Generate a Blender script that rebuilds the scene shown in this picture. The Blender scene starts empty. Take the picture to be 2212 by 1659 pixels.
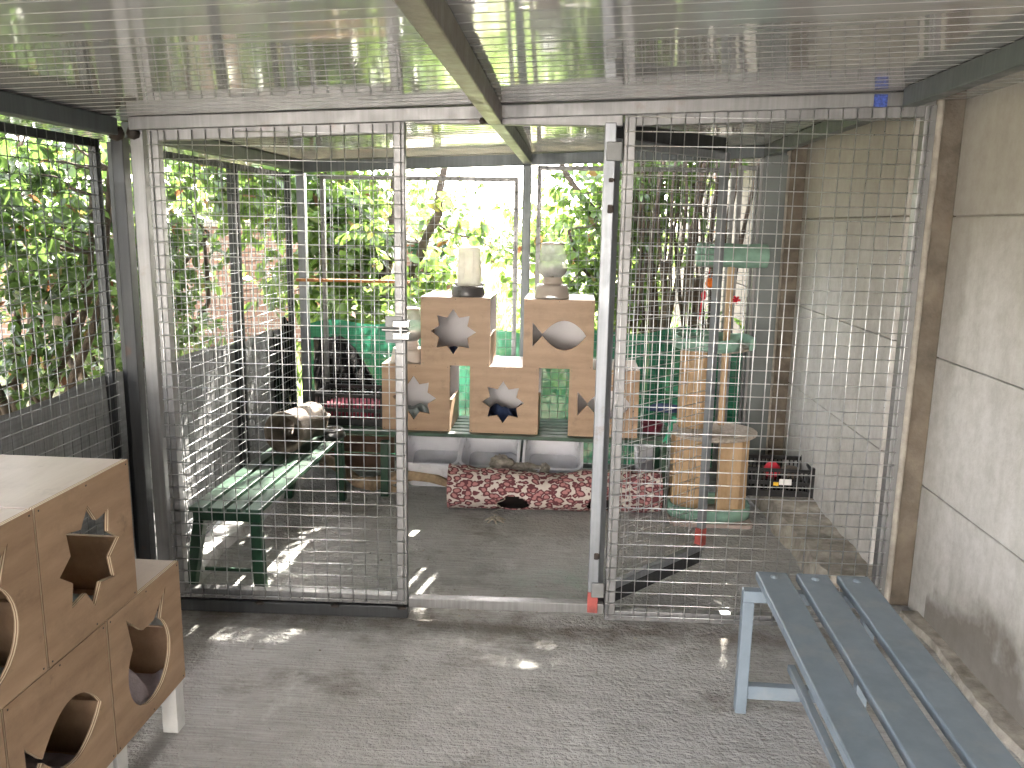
import bpy, bmesh, math, random
import numpy as np
from mathutils import Vector, Matrix
R = math.radians
random.seed(4); RNG = np.random.default_rng(11)
scn = bpy.context.scene; COL = scn.collection

# ------------------------------------------------------------ camera
F_PX = 1798.3; W_PX = 2212.0; CAM_H = 1.544
yaw, pitch, roll = 0.0712079, 0.1906510, -0.0181322
def cam_axes():
    cy, sy, cp, sp = math.cos(yaw), math.sin(yaw), math.cos(pitch), math.sin(pitch)
    fwd = Vector((-sy*cp, cy*cp, -sp)); right = Vector((cy, sy, 0)); down = fwd.cross(right)
    cr, sr = math.cos(roll), math.sin(roll)
    return cr*right+sr*down, -sr*right+cr*down, fwd
ax, ay, az = cam_axes()
cd = bpy.data.cameras.new('camera'); cam = bpy.data.objects.new('camera', cd); COL.objects.link(cam)
M = Matrix((ax, -ay, -az)).transposed().to_4x4(); M.translation = Vector((0, 0, CAM_H))
cam.matrix_world = M
cd.sensor_fit = 'HORIZONTAL'; cd.sensor_width = 36; cd.lens = F_PX*36/W_PX
cd.clip_start = 0.05; cd.clip_end = 800
scn.camera = cam

# ------------------------------------------------------------ light
SUN = Vector((0.19, 0.97, 0.74)).normalized()
el = math.asin(SUN.z); azim = math.atan2(SUN.x, SUN.y)
world = bpy.data.worlds.new('World'); scn.world = world; world.use_nodes = True
nt = world.node_tree; bg = nt.nodes['Background']
sky = nt.nodes.new('ShaderNodeTexSky'); sky.sky_type = 'NISHITA'; sky.sun_disc = False
sky.sun_elevation = el; sky.sun_rotation = azim; sky.air_density = 1.0; sky.dust_density = 3.0; sky.ozone_density = 1.0
hs = nt.nodes.new('ShaderNodeHueSaturation'); hs.inputs['Saturation'].default_value = .3
tn_ = nt.nodes.new('ShaderNodeMix'); tn_.data_type = 'RGBA'; tn_.blend_type = 'MULTIPLY'; tn_.inputs[0].default_value = 1; tn_.inputs[7].default_value = (1.025, .985, .995, 1)
nt.links.new(sky.outputs[0], hs.inputs['Color']); nt.links.new(hs.outputs[0], tn_.inputs[6]); nt.links.new(tn_.outputs[2], bg.inputs[0]); bg.inputs[1].default_value = 0.15
sd = bpy.data.lights.new('sun', 'SUN'); sd.energy = 2.5; sd.angle = R(0.5); sd.color = (1.0, 0.93, 0.82)
so = bpy.data.objects.new('sun', sd); COL.objects.link(so); so.rotation_euler = SUN.to_track_quat('Z', 'Y').to_euler()
so.location = (3, 14, 12)
scn.view_settings.view_transform = 'Standard'; scn.view_settings.look = 'None'
scn.view_settings.exposure = 4.5; scn.view_settings.gamma = 1.0
scn.cycles.max_bounces = 10; scn.cycles.transparent_max_bounces = 24
scn.cycles.diffuse_bounces = 6; scn.cycles.glossy_bounces = 5
scn.cycles.sample_clamp_indirect = 6; scn.cycles.use_denoising = True

# ------------------------------------------------------------ materials
def newmat(name):
    m = bpy.data.materials.new(name); m.use_nodes = True
    return m, m.node_tree, m.node_tree.nodes['Principled BSDF']
def N(nt, t, **k):
    n = nt.nodes.new(t)
    for a, b in k.items(): setattr(n, a, b)
    return n
def coords(nt, scale=(1, 1, 1), obj=True, rot=(0, 0, 0)):
    tc = N(nt, 'ShaderNodeTexCoord'); mp = N(nt, 'ShaderNodeMapping')
    mp.inputs['Scale'].default_value = scale; mp.inputs['Rotation'].default_value = rot
    if obj: nt.links.new(tc.outputs['Object'], mp.inputs[0])
    else:
        g = N(nt, 'ShaderNodeNewGeometry'); nt.links.new(g.outputs['Position'], mp.inputs[0])
    return mp.outputs[0]
def noise(nt, vec, scale, detail=4, rough=.55, dist=0):
    n = N(nt, 'ShaderNodeTexNoise'); n.inputs['Scale'].default_value = scale; n.inputs['Detail'].default_value = detail
    n.inputs['Roughness'].default_value = rough; n.inputs['Distortion'].default_value = dist
    nt.links.new(vec, n.inputs['Vector']); return n.outputs['Fac']
def ramp(nt, fac, stops, interp='LINEAR'):
    r = N(nt, 'ShaderNodeValToRGB'); cr = r.color_ramp; cr.interpolation = interp
    while len(cr.elements) < len(stops): cr.elements.new(.5)
    for e, (p, c) in zip(cr.elements, stops):
        e.position = p; e.color = (c, c, c, 1) if isinstance(c, (int, float)) else (*c, 1)
    nt.links.new(fac, r.inputs[0]); return r.outputs[0]
def mix(nt, fac, a, b, mode='MIX'):
    m = N(nt, 'ShaderNodeMix'); m.data_type = 'RGBA'; m.blend_type = mode
    for i, v in ((0, fac), (6, a), (7, b)):
        s = m.inputs[i]
        if hasattr(v, 'is_linked'): nt.links.new(v, s)
        elif i == 0: s.default_value = v
        else: s.default_value = (*v, 1) if len(v) == 3 else v
    return m.outputs[2]
def math_(nt, op, a, b=0, c=0):
    m = N(nt, 'ShaderNodeMath', operation=op)
    for i, v in enumerate((a, b, c)):
        if hasattr(v, 'is_linked'): nt.links.new(v, m.inputs[i])
        else: m.inputs[i].default_value = v
    return m.outputs[0]
def bump(nt, h, bsdf, strength=.3, dist=.01):
    b = N(nt, 'ShaderNodeBump'); b.inputs['Strength'].default_value = strength; b.inputs['Distance'].default_value = dist
    nt.links.new(h, b.inputs['Height'])
    for s in (bsdf if isinstance(bsdf, (list, tuple)) else [bsdf]): nt.links.new(b.outputs[0], s.inputs['Normal'])
    return b
def simple(name, c, rough=.5, metal=0, var=.12, scale=6, bumpk=.0, obj=True, spec=.5, dirt=None):
    m, nt, b = newmat(name)
    v = coords(nt, obj=obj)
    n = noise(nt, v, scale, 6, .6)
    lo = tuple(x*(1-var*1.5) for x in c); hi = tuple(min(1, x*(1+var)) for x in c)
    col = ramp(nt, n, [(.3, lo), (.7, hi)])
    if dirt:
        n2 = noise(nt, v, scale*.45, 7, .7)
        col = mix(nt, ramp(nt, n2, [(.52, 0.), (.68, dirt[1])]), col, dirt[0])
    nt.links.new(col, b.inputs['Base Color'])
    r = ramp(nt, noise(nt, v, scale*2.3, 3), [(.3, max(0, rough-.05)), (.7, min(1, rough+.05))])
    nt.links.new(r, b.inputs['Roughness']); b.inputs['Metallic'].default_value = metal
    b.inputs['Specular IOR Level'].default_value = spec
    if bumpk: bump(nt, noise(nt, v, scale*12, 4), b, bumpk, .004)
    return m

def mat_floor():
    m, nt, b = newmat('floor_concrete')
    p = coords(nt, obj=False)
    brushed = noise(nt, coords(nt, (5, 130, 1), obj=False), 1, 5, .62, .4)
    big = noise(nt, p, 1.3, 5, .6); mid = noise(nt, p, 7, 7, .68); fine = noise(nt, p, 130, 3, .6); pit = noise(nt, p, 48, 4, .6)
    col = ramp(nt, big, [(.25, (.30, .285, .265)), (.5, (.38, .368, .35)), (.75, (.45, .44, .425))])
    col = mix(nt, .5, col, ramp(nt, mid, [(.3, (.22, .205, .185)), (.5, (.39, .378, .36)), (.72, (.52, .51, .495))]))
    col = mix(nt, .45, col, ramp(nt, brushed, [(.3, (.17, .165, .155)), (.55, (.39, .385, .375)), (.8, (.52, .515, .505))]))
    # old greenish / brown stains
    g = noise(nt, coords(nt, (1.1, 1.7, 1), obj=False, rot=(0, 0, .4)), 1.6, 6, .7)
    col = mix(nt, ramp(nt, g, [(.56, 0.), (.72, .55)]), col, (.13, .12, .10))
    sp = noise(nt, p, 26, 5, .75)
    col = mix(nt, ramp(nt, sp, [(.64, 0.), (.70, .7)]), col, (.10, .085, .07))
    s2 = noise(nt, coords(nt, (1.0, 1.6, 1), obj=False, rot=(0, 0, .9)), 2.3, 8, .72)
    col = mix(nt, ramp(nt, s2, [(.55, 0.), (.66, .5)]), col, (.12, .10, .08))
    s3 = noise(nt, coords(nt, (1.4, 1, 1), obj=False), 3.4, 8, .75)
    col = mix(nt, ramp(nt, s3, [(.56, 0.), (.68, .45)]), col, (.58, .57, .55))
    gy = N(nt, 'ShaderNodeSeparateXYZ'); nt.links.new(p, gy.inputs[0])
    band = math_(nt, 'ABSOLUTE', math_(nt, 'SUBTRACT', gy.outputs[1], 3.0))
    band = math_(nt, 'ADD', band, math_(nt, 'MULTIPLY', mid, .5))
    col = mix(nt, ramp(nt, band, [(.22, .7), (.42, 0.)]), col, (.11, .09, .07))
    dv = N(nt, 'ShaderNodeVectorMath', operation='DISTANCE'); nt.links.new(coords(nt, (1, 1.3, 1), obj=False), dv.inputs[0]); dv.inputs[1].default_value = (.02, 3.4*1.3, 0)
    spill = math_(nt, 'MULTIPLY', ramp(nt, dv.outputs['Value'], [(.0, 1.), (.38, 0.)]), ramp(nt, mid, [(.4, 0.), (.62, .55)]))
    col = mix(nt, spill, col, (.20, .30, .24))
    col = mix(nt, 1.0, col, (1.27, 1.29, 1.31), 'MULTIPLY')
    nt.links.new(col, b.inputs['Base Color']); b.inputs['Roughness'].default_value = .82
    b.inputs['Specular IOR Level'].default_value = .3
    h = math_(nt, 'ADD', math_(nt, 'MULTIPLY', ramp(nt, pit, [(.35, 0.), (.62, 1.)]), .9), math_(nt, 'MULTIPLY', fine, .35))
    h = math_(nt, 'ADD', h, math_(nt, 'MULTIPLY', brushed, .9))
    h = math_(nt, 'ADD', h, math_(nt, 'MULTIPLY', mid, 1.6))
    bump(nt, h, b, 1.0, .011)
    return m
def mat_wall():
    m, nt, b = newmat('precast_concrete')
    p = coords(nt, obj=False)
    big = noise(nt, p, 2.2, 7, .68); fine = noise(nt, p, 70, 4, .65)
    streak = noise(nt, coords(nt, (9, 9, 1.2), obj=False), 1, 6, .7)
    col = ramp(nt, big, [(.3, (.33, .31, .28)), (.52, (.47, .455, .43)), (.72, (.58, .57, .55))])
    col = mix(nt, .5, col, ramp(nt, streak, [(.3, (.30, .28, .25)), (.55, (.49, .475, .45)), (.75, (.6, .59, .57))]))
    col = mix(nt, .35, col, ramp(nt, noise(nt, p, 14, 8, .75), [(.35, (.28, .26, .23)), (.6, (.55, .54, .52))]))
    # dark damp stain patches at the foot of the near bay
    sx = N(nt, 'ShaderNodeSeparateXYZ'); g = N(nt, 'ShaderNodeNewGeometry'); nt.links.new(g.outputs['Position'], sx.inputs[0])
    wob = noise(nt, p, 2.6, 5, .6)
    top = math_(nt, 'SUBTRACT', math_(nt, 'MULTIPLY_ADD', wob, .9, -.17), sx.outputs[2])
    near = math_(nt, 'LESS_THAN', sx.outputs[1], 3.2)
    st = math_(nt, 'MULTIPLY', ramp(nt, top, [(.0, 0.), (.13, .75)]), near)
    col = mix(nt, st, col, (.13, .11, .09))
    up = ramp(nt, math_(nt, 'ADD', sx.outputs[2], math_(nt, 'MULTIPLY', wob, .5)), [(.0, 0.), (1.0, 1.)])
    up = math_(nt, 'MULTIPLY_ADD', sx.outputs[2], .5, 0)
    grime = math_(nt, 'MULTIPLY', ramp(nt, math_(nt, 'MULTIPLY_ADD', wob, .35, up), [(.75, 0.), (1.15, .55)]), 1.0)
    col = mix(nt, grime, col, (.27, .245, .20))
    nt.links.new(col, b.inputs['Base Color']); b.inputs['Roughness'].default_value = .9
    bump(nt, math_(nt, 'ADD', fine, math_(nt, 'MULTIPLY', big, 1.5)), b, .35, .004)
    return m
def mat_roof():
    m, nt, b = newmat('roof_sheet_glossy')
    p = coords(nt, obj=False)
    sx = N(nt, 'ShaderNodeSeparateXYZ'); nt.links.new(p, sx.inputs[0])
    n = noise(nt, p, 1.7, 5, .6)
    col = ramp(nt, n, [(.3, (.36, .36, .355)), (.7, (.44, .44, .435))])
    d = noise(nt, coords(nt, (3, 14, 1), obj=False), 2, 6, .7)
    col = mix(nt, ramp(nt, d, [(.55, 0.), (.75, .35)]), col, (.25, .23, .18))
    nt.links.new(col, b.inputs['Base Color'])
    b.inputs['Metallic'].default_value = .38
    b.inputs['Specular IOR Level'].default_value = .9
    b.inputs['Roughness'].default_value = .07
    wave = noise(nt, coords(nt, (.5, 11, 1), obj=False), 1.0, 2, .5)
    bump(nt, wave, b, .35, .004)
    return m
def mat_wood(name, c0, c1, c2, scale=1.0, axis='X', rough=.5, rings=True):
    m, nt, b = newmat(name)
    s = {'X': (1.6, 9, 9), 'Y': (9, 1.6, 9), 'Z': (9, 9, 1.6)}[axis]
    oi = N(nt, 'ShaderNodeObjectInfo')
    tc = N(nt, 'ShaderNodeTexCoord'); ad = N(nt, 'ShaderNodeVectorMath', operation='ADD')
    sc = N(nt, 'ShaderNodeVectorMath', operation='SCALE'); sc.inputs['Scale'].default_value = 7.3
    cb = N(nt, 'ShaderNodeCombineXYZ')
    for i in range(3): nt.links.new(oi.outputs['Random'], cb.inputs[i])
    nt.links.new(cb.outputs[0], sc.inputs[0]); nt.links.new(tc.outputs['Object'], ad.inputs[0]); nt.links.new(sc.outputs[0], ad.inputs[1])
    mp = N(nt, 'ShaderNodeMapping'); mp.inputs['Scale'].default_value = tuple(x*scale for x in s); nt.links.new(ad.outputs[0], mp.inputs[0])
    w = N(nt, 'ShaderNodeTexWave'); w.wave_type = 'BANDS'; w.bands_direction = 'Z' if axis != 'Z' else 'X'
    w.inputs['Scale'].default_value = .5; w.inputs['Distortion'].default_value = 12; w.inputs['Detail'].default_value = 3
    w.inputs['Detail Scale'].default_value = .45; nt.links.new(mp.outputs[0], w.inputs[0])
    fine = noise(nt, mp.outputs[0], 7, 5, .7); broad = noise(nt, mp.outputs[0], .5, 4, .6)
    col = mix(nt, .45, c1, ramp(nt, w.outputs['Fac'], [(.0, c0), (.5, c1), (1., c2)]))
    col = mix(nt, .38, col, ramp(nt, fine, [(.32, c0), (.68, c2)]))
    col = mix(nt, .35, col, ramp(nt, broad, [(.3, c0), (.7, c2)]))
    sm = noise(nt, ad.outputs[0], 5, 7, .75)
    col = mix(nt, ramp(nt, sm, [(.52, 0.), (.72, .4)]), col, tuple(x*.6 for x in c0))
    kn = noise(nt, ad.outputs[0], 9, 5, .7)
    col = mix(nt, ramp(nt, kn, [(.62, 0.), (.74, .45)]), col, tuple(x*.45 for x in c0))
    nt.links.new(col, b.inputs['Base Color']); b.inputs['Roughness'].default_value = rough
    bump(nt, fine, b, .12, .002)
    return m
def mat_plyedge():
    m, nt, b = newmat('plywood_edge')
    tc = N(nt, 'ShaderNodeTexCoord'); sx = N(nt, 'ShaderNodeSeparateXYZ'); nt.links.new(tc.outputs['Object'], sx.inputs[0])
    f = math_(nt, 'FRACT', math_(nt, 'MULTIPLY', sx.outputs[1], 1/.0055))
    col = ramp(nt, f, [(.0, (.23, .15, .09)), (.45, (.23, .15, .09)), (.55, (.58, .47, .33)), (1., (.62, .5, .36))])
    nt.links.new(col, b.inputs['Base Color']); b.inputs['Roughness'].default_value = .7
    return m
def mat_galv(name, c=(.42, .44, .46), metal=.75, rough=.42, streak=True, rust=0.0):
    m, nt, b = newmat(name)
    p = coords(nt, obj=False)
    n = noise(nt, p, 14, 6, .65); s = noise(nt, coords(nt, (60, 60, 2.5), obj=False), 1, 5, .65)
    col = ramp(nt, n, [(.3, tuple(x*.72 for x in c)), (.7, tuple(x*1.15 for x in c))])
    col = mix(nt, .5, col, ramp(nt, s, [(.3, tuple(x*.65 for x in c)), (.7, tuple(min(1, x*1.3) for x in c))]))
    if rust:
        r = noise(nt, p, 6.5, 7, .75)
        col = mix(nt, ramp(nt, r, [(.6, 0.), (.72, rust)]), col, (.12, .05, .025))
    nt.links.new(col, b.inputs['Base Color']); b.inputs['Metallic'].default_value = metal
    nt.links.new(ramp(nt, n, [(.3, rough-.1), (.7, rough+.15)]), b.inputs['Roughness'])
    bump(nt, noise(nt, p, 160, 3), b, .08, .002)
    return m
def mat_leaf(name, dark, light, trans):
    m, nt, b = newmat(name)
    at = N(nt, 'ShaderNodeAttribute'); at.attribute_name = 'rnd'
    col = ramp(nt, at.outputs['Fac'], [(0, dark), (.7, light), (.93, tuple(x*1.5 for x in light)), (.985, (.13, .06, .03))])
    tcol = ramp(nt, at.outputs['Fac'], [(0, tuple(x*.7 for x in trans)), (.7, trans), (.93, tuple(min(1, x*1.3) for x in trans)), (.985, (.22, .09, .04))])
    nt.links.new(col, b.inputs['Base Color']); b.inputs['Roughness'].default_value = .30
    b.inputs['Specular IOR Level'].default_value = .8
    t = N(nt, 'ShaderNodeBsdfTranslucent'); nt.links.new(tcol, t.inputs[0])
    mx = N(nt, 'ShaderNodeMixShader'); mx.inputs[0].default_value = .4
    nt.links.new(b.outputs[0], mx.inputs[1]); nt.links.new(t.outputs[0], mx.inputs[2])
    nt.links.new(mx.outputs[0], nt.nodes['Material Output'].inputs[0])
    return m
def mat_net(name, c, opacity, weave=(300, 300), trans=.35):
    m, nt, b = newmat(name)
    v = coords(nt, (1, 1, 1))
    n = noise(nt, v, 4, 5, .6)
    w1 = noise(nt, coords(nt, (3, 3, weave[1])), 1, 2); w2 = noise(nt, coords(nt, (weave[0], weave[0], 3)), 1, 2)
    col = ramp(nt, n, [(.3, tuple(x*.75 for x in c)), (.7, tuple(x*1.25 for x in c))])
    wf = math_(nt, 'MULTIPLY', w1, w2)
    col = mix(nt, ramp(nt, wf, [(.12, .5), (.35, 0.)]), col, tuple(x*.4 for x in c))
    nt.links.new(col, b.inputs['Base Color']); b.inputs['Roughness'].default_value = .85
    t = N(nt, 'ShaderNodeBsdfTranslucent'); nt.links.new(col, t.inputs[0])
    mx = N(nt, 'ShaderNodeMixShader'); mx.inputs[0].default_value = trans
    nt.links.new(b.outputs[0], mx.inputs[1]); nt.links.new(t.outputs[0], mx.inputs[2])
    tr = N(nt, 'ShaderNodeBsdfTransparent'); m2 = N(nt, 'ShaderNodeMixShader')
    op = ramp(nt, wf, [(.12, max(0, opacity-.12)), (.35, min(1, opacity+.08))])
    nt.links.new(op, m2.inputs[0]); nt.links.new(tr.outputs[0], m2.inputs[1]); nt.links.new(mx.outputs[0], m2.inputs[2])
    nt.links.new(m2.outputs[0], nt.nodes['Material Output'].inputs[0])
    return m
def mat_leopard():
    m, nt, b = newmat('leopard_fabric')
    v = coords(nt, (1.0, 1, 1))
    nv = N(nt, 'ShaderNodeTexNoise'); nv.inputs['Scale'].default_value = 26; nv.inputs['Detail'].default_value = 3
    nt.links.new(v, nv.inputs['Vector'])
    sc = N(nt, 'ShaderNodeVectorMath', operation='SCALE'); sc.inputs['Scale'].default_value = .028
    nt.links.new(nv.outputs['Color'], sc.inputs[0])
    ad = N(nt, 'ShaderNodeVectorMath', operation='ADD'); nt.links.new(v, ad.inputs[0]); nt.links.new(sc.outputs[0], ad.inputs[1])
    vo = N(nt, 'ShaderNodeTexVoronoi'); vo.inputs['Scale'].default_value = 33; vo.inputs['Randomness'].default_value = .85
    mp = N(nt, 'ShaderNodeMapping'); mp.inputs['Scale'].default_value = (.8, 1.1, 1.1); nt.links.new(ad.outputs[0], mp.inputs[0])
    nt.links.new(mp.outputs[0], vo.inputs['Vector'])
    col = ramp(nt, vo.outputs['Distance'], [(0, (.40, .19, .19)), (.35, (.34, .15, .15)), (.38, (.10, .028, .035)), (.57, (.12, .035, .042)), (.60, (.50, .45, .41)), (1, (.55, .50, .45))])
    nt.links.new(col, b.inputs['Base Color']); b.inputs['Roughness'].default_value = .9
    bump(nt, noise(nt, v, 16, 4), b, .5, .012)
    return m
def mat_glass(name, c=(.85, .87, .85), rough=.12, alpha=.35):
    m, nt, b = newmat(name)
    b.inputs['Base Color'].default_value = (*c, 1); b.inputs['Roughness'].default_value = rough
    tr = N(nt, 'ShaderNodeBsdfTransparent'); tr.inputs[0].default_value = (*c, 1)
    mx = N(nt, 'ShaderNodeMixShader')
    n = noise(nt, coords(nt), 12, 4)
    nt.links.new(ramp(nt, n, [(.3, alpha-.1), (.7, alpha+.15)]), mx.inputs[0])
    nt.links.new(tr.outputs[0], mx.inputs[1]); nt.links.new(b.outputs[0], mx.inputs[2])
    nt.links.new(mx.outputs[0], nt.nodes['Material Output'].inputs[0]); return m
def mat_brick():
    m, nt, b = newmat('garden_brick')
    tc = coords(nt, obj=True); sx = N(nt, 'ShaderNodeSeparateXYZ'); nt.links.new(tc, sx.inputs[0])
    cb = N(nt, 'ShaderNodeCombineXYZ'); nt.links.new(sx.outputs[0], cb.inputs[0]); nt.links.new(sx.outputs[2], cb.inputs[1])
    br = N(nt, 'ShaderNodeTexBrick'); br.inputs['Scale'].default_value = 4.2
    br.inputs['Color1'].default_value = (.27, .15, .11, 1); br.inputs['Color2'].default_value = (.21, .12, .09, 1)
    br.inputs['Mortar'].default_value = (.32, .28, .24, 1); br.inputs['Mortar Size'].default_value = .03
    nt.links.new(cb.outputs[0], br.inputs[0]); nt.links.new(br.outputs[0], b.inputs['Base Color']); b.inputs['Roughness'].default_value = .9
    return m
def mat_ground():
    m, nt, b = newmat('soil_and_dry_grass')
    p = coords(nt, obj=False)
    col = ramp(nt, noise(nt, p, .7, 8, .7), [(.3, (.13, .12, .05)), (.5, (.30, .27, .15)), (.7, (.42, .38, .25))])
    col = mix(nt, .5, col, ramp(nt, noise(nt, p, 30, 6, .75), [(.35, (.08, .07, .04)), (.65, (.42, .37, .26))]))
    nt.links.new(col, b.inputs['Base Color']); b.inputs['Roughness'].default_value = .95
    bump(nt, noise(nt, p, 40, 5), b, .6, .03); return m

MT = dict(
    floor=mat_floor(), wall=mat_wall(), roof=mat_roof(), ground=mat_ground(), brick=mat_brick(),
    post=simple('weathered_concrete', (.145, .122, .095), .9, 0, .35, 9, .6, False, dirt=((.14, .11, .08), .6)),
    kerb=simple('white_plaster', (.62, .62, .62), .85, 0, .2, 12, .5, False, dirt=((.15, .14, .12), .7)),
    ledge=simple('rough_mortar', (.36, .33, .285), .95, 0, .3, 14, .9, False, dirt=((.10, .08, .06), .7)),
    galv=mat_galv('galvanised_steel'), galvl=mat_galv('bright_galvanised', (.23, .245, .265), .55, .4, rust=.5),
    frame=mat_galv('panel_frame_steel', (.21, .21, .212), .55, .42, rust=.35),
    dark=mat_galv('dark_steel', (.05, .053, .056), .6, .45, rust=.5), beam=mat_galv('painted_beam', (.10, .115, .12), .35, .42, rust=.3),
    raw=mat_galv('raw_beam', (.22, .195, .16), .5, .4, rust=.5),
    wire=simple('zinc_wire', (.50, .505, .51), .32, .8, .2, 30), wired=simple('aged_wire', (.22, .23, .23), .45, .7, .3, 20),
    weld=simple('weld_burn', (.035, .025, .02), .6, .3, .4, 40, .4), red=simple('red_primer', (.30, .06, .05), .6, 0, .3, 20),
    plate=simple('hinge_plate', (.17, .175, .175), .5, .3, .15, 20), chrome=simple('chromed_steel', (.28, .28, .28), .3, 1, .1, 20),
    cladding=simple('grey_cladding', (.13, .145, .142), .42, .3, .18, 3, .05, False),
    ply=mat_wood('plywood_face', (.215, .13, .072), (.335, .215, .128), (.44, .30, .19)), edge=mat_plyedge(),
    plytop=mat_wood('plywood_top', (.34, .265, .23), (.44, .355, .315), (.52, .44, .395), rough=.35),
    pine=mat_wood('pine_post', (.28, .17, .085), (.41, .27, .14), (.52, .37, .22), 1.0, 'Z'),
    plank=mat_wood('dark_plank', (.05, .025, .015), (.10, .05, .03), (.14, .075, .045), rough=.7),
    stick=simple('orange_wood', (.36, .15, .05), .7, 0, .3, 20), whitep=simple('white_paint', (.78, .77, .80), .5, 0, .06, 4),
    leg=simple('white_leg', (.60, .60, .58), .5, 0, .12, 10), blue=simple('blue_paint', (.165, .205, .245), .40, 0, .10, 14, .05, True, dirt=((.26, .27, .265), .4)),
    green=simple('green_paint', (.007, .045, .02), .38, 0, .3, 9, .05, dirt=((.06, .08, .05), .5)),
    greentop=simple('worn_green_paint', (.022, .062, .036), .42, 0, .35, 9, .1, dirt=((.10, .13, .09), .5)),
    tub=simple('white_plastic', (.78, .78, .82), .3, 0, .06, 5), tubin=simple('dusty_plastic', (.52, .53, .56), .4, 0, .15, 6),
    leop=mat_leopard(), inside=simple('dark_inside', (.02, .012, .012), .9), fur=simple('grey_plush', (.38, .34, .29), .95, 0, .25, 40, 1.0),
    carpet=simple('beige_carpet', (.46, .40, .34), .95, 0, .2, 60, 1.0), mint=simple('mint_fabric', (.20, .335, .265), .85, 0, .12, 14, .3),
    clay=simple('old_terracotta', (.13, .105, .08), .9, 0, .3, 12, .6, dirt=((.10, .08, .06), .7)), crate=simple('black_plastic', (.012, .012, .013), .35, 0, .3, 10),
    redcloth=simple('red_cloth', (.16, .012, .03), .9, 0, .3, 14, .6), blanket=simple('lilac_blanket', (.46, .41, .45), .95, 0, .2, 20, .8),
    bluecloth=simple('pale_blue_blanket', (.42, .50, .52), .95, 0, .3, 12, .8), navy=simple('navy_cloth', (.03, .05, .12), .9, 0, .4, 16, .6),
    jar=mat_glass('jar_plastic'), frost=mat_glass('frosted_plastic', (.80, .78, .72), .4, .72),
    taupe=simple('taupe_plastic', (.42, .36, .31), .35, 0, .06, 8), dkg=simple('charcoal_plastic', (.075, .07, .07), .3, 0, .1, 8),
    cream=simple('cream_plastic', (.62, .55, .50), .35, 0, .06, 8), kibble=simple('kibble', (.10, .055, .03), .9, 0, .5, 60, 1.0),
    bark=simple('tree_bark', (.085, .063, .045), .95, 0, .4, 22, .8), driftw=simple('driftwood', (.33, .24, .15), .85, 0, .35, 14, .8, dirt=((.08, .06, .04), .6)),
    orange=simple('orange_wool', (.75, .17, .02), .9, 0, .2, 60, .8), redf=simple('red_feather', (.55, .02, .04), .8),
    greent=simple('green_toy', (.03, .33, .18), .7), string=simple('rope_string', (.40, .36, .30), .95, 0, .2, 60, .6),
    blackbag=simple('black_bin_bag', (.008, .008, .009), .22, 0, .3, 8, .6), paper=simple('white_paper', (.72, .72, .70), .8, 0, .1, 12),
    yellow=simple('yellow_label', (.8, .5, .03), .6), bluem=simple('blue_marker', (.03, .06, .26), .6, 0, .6, 90),
    stone=simple('pale_stone', (.36, .33, .285), .9, 0, .25, 14, .5), maroon=simple('maroon_plastic', (.16, .02, .04), .5),
    greencloth=mat_net('green_shade_net', (.025, .14, .085), 1.02, trans=.22), greycloth=mat_net('grey_shade_cloth', (.25, .255, .26), 1.12, (200, 90), .03),
    render=simple('bounce_render', (.66, .64, .60), .9, 0, .08, 2, .2, False),
    leafA=mat_leaf('leaf_hedge', (.028, .055, .033), (.065, .105, .045), (.16, .27, .06)),
    leafB=mat_leaf('leaf_tree', (.035, .07, .026), (.075, .13, .038), (.24, .38, .07)),
    leafC=mat_leaf('leaf_thin', (.04, .09, .03), (.08, .16, .04), (.20, .36, .08)),
    leafF=mat_leaf('leaf_far', (.09, .14, .05), (.15, .22, .08), (.30, .42, .14)),
    ivy=mat_leaf('leaf_ivy', (.015, .045, .02), (.03, .08, .03), (.04, .12, .03)),
    dry=mat_leaf('dry_leaf', (.16, .10, .05), (.28, .19, .10), (.35, .22, .1)),
)

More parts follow.
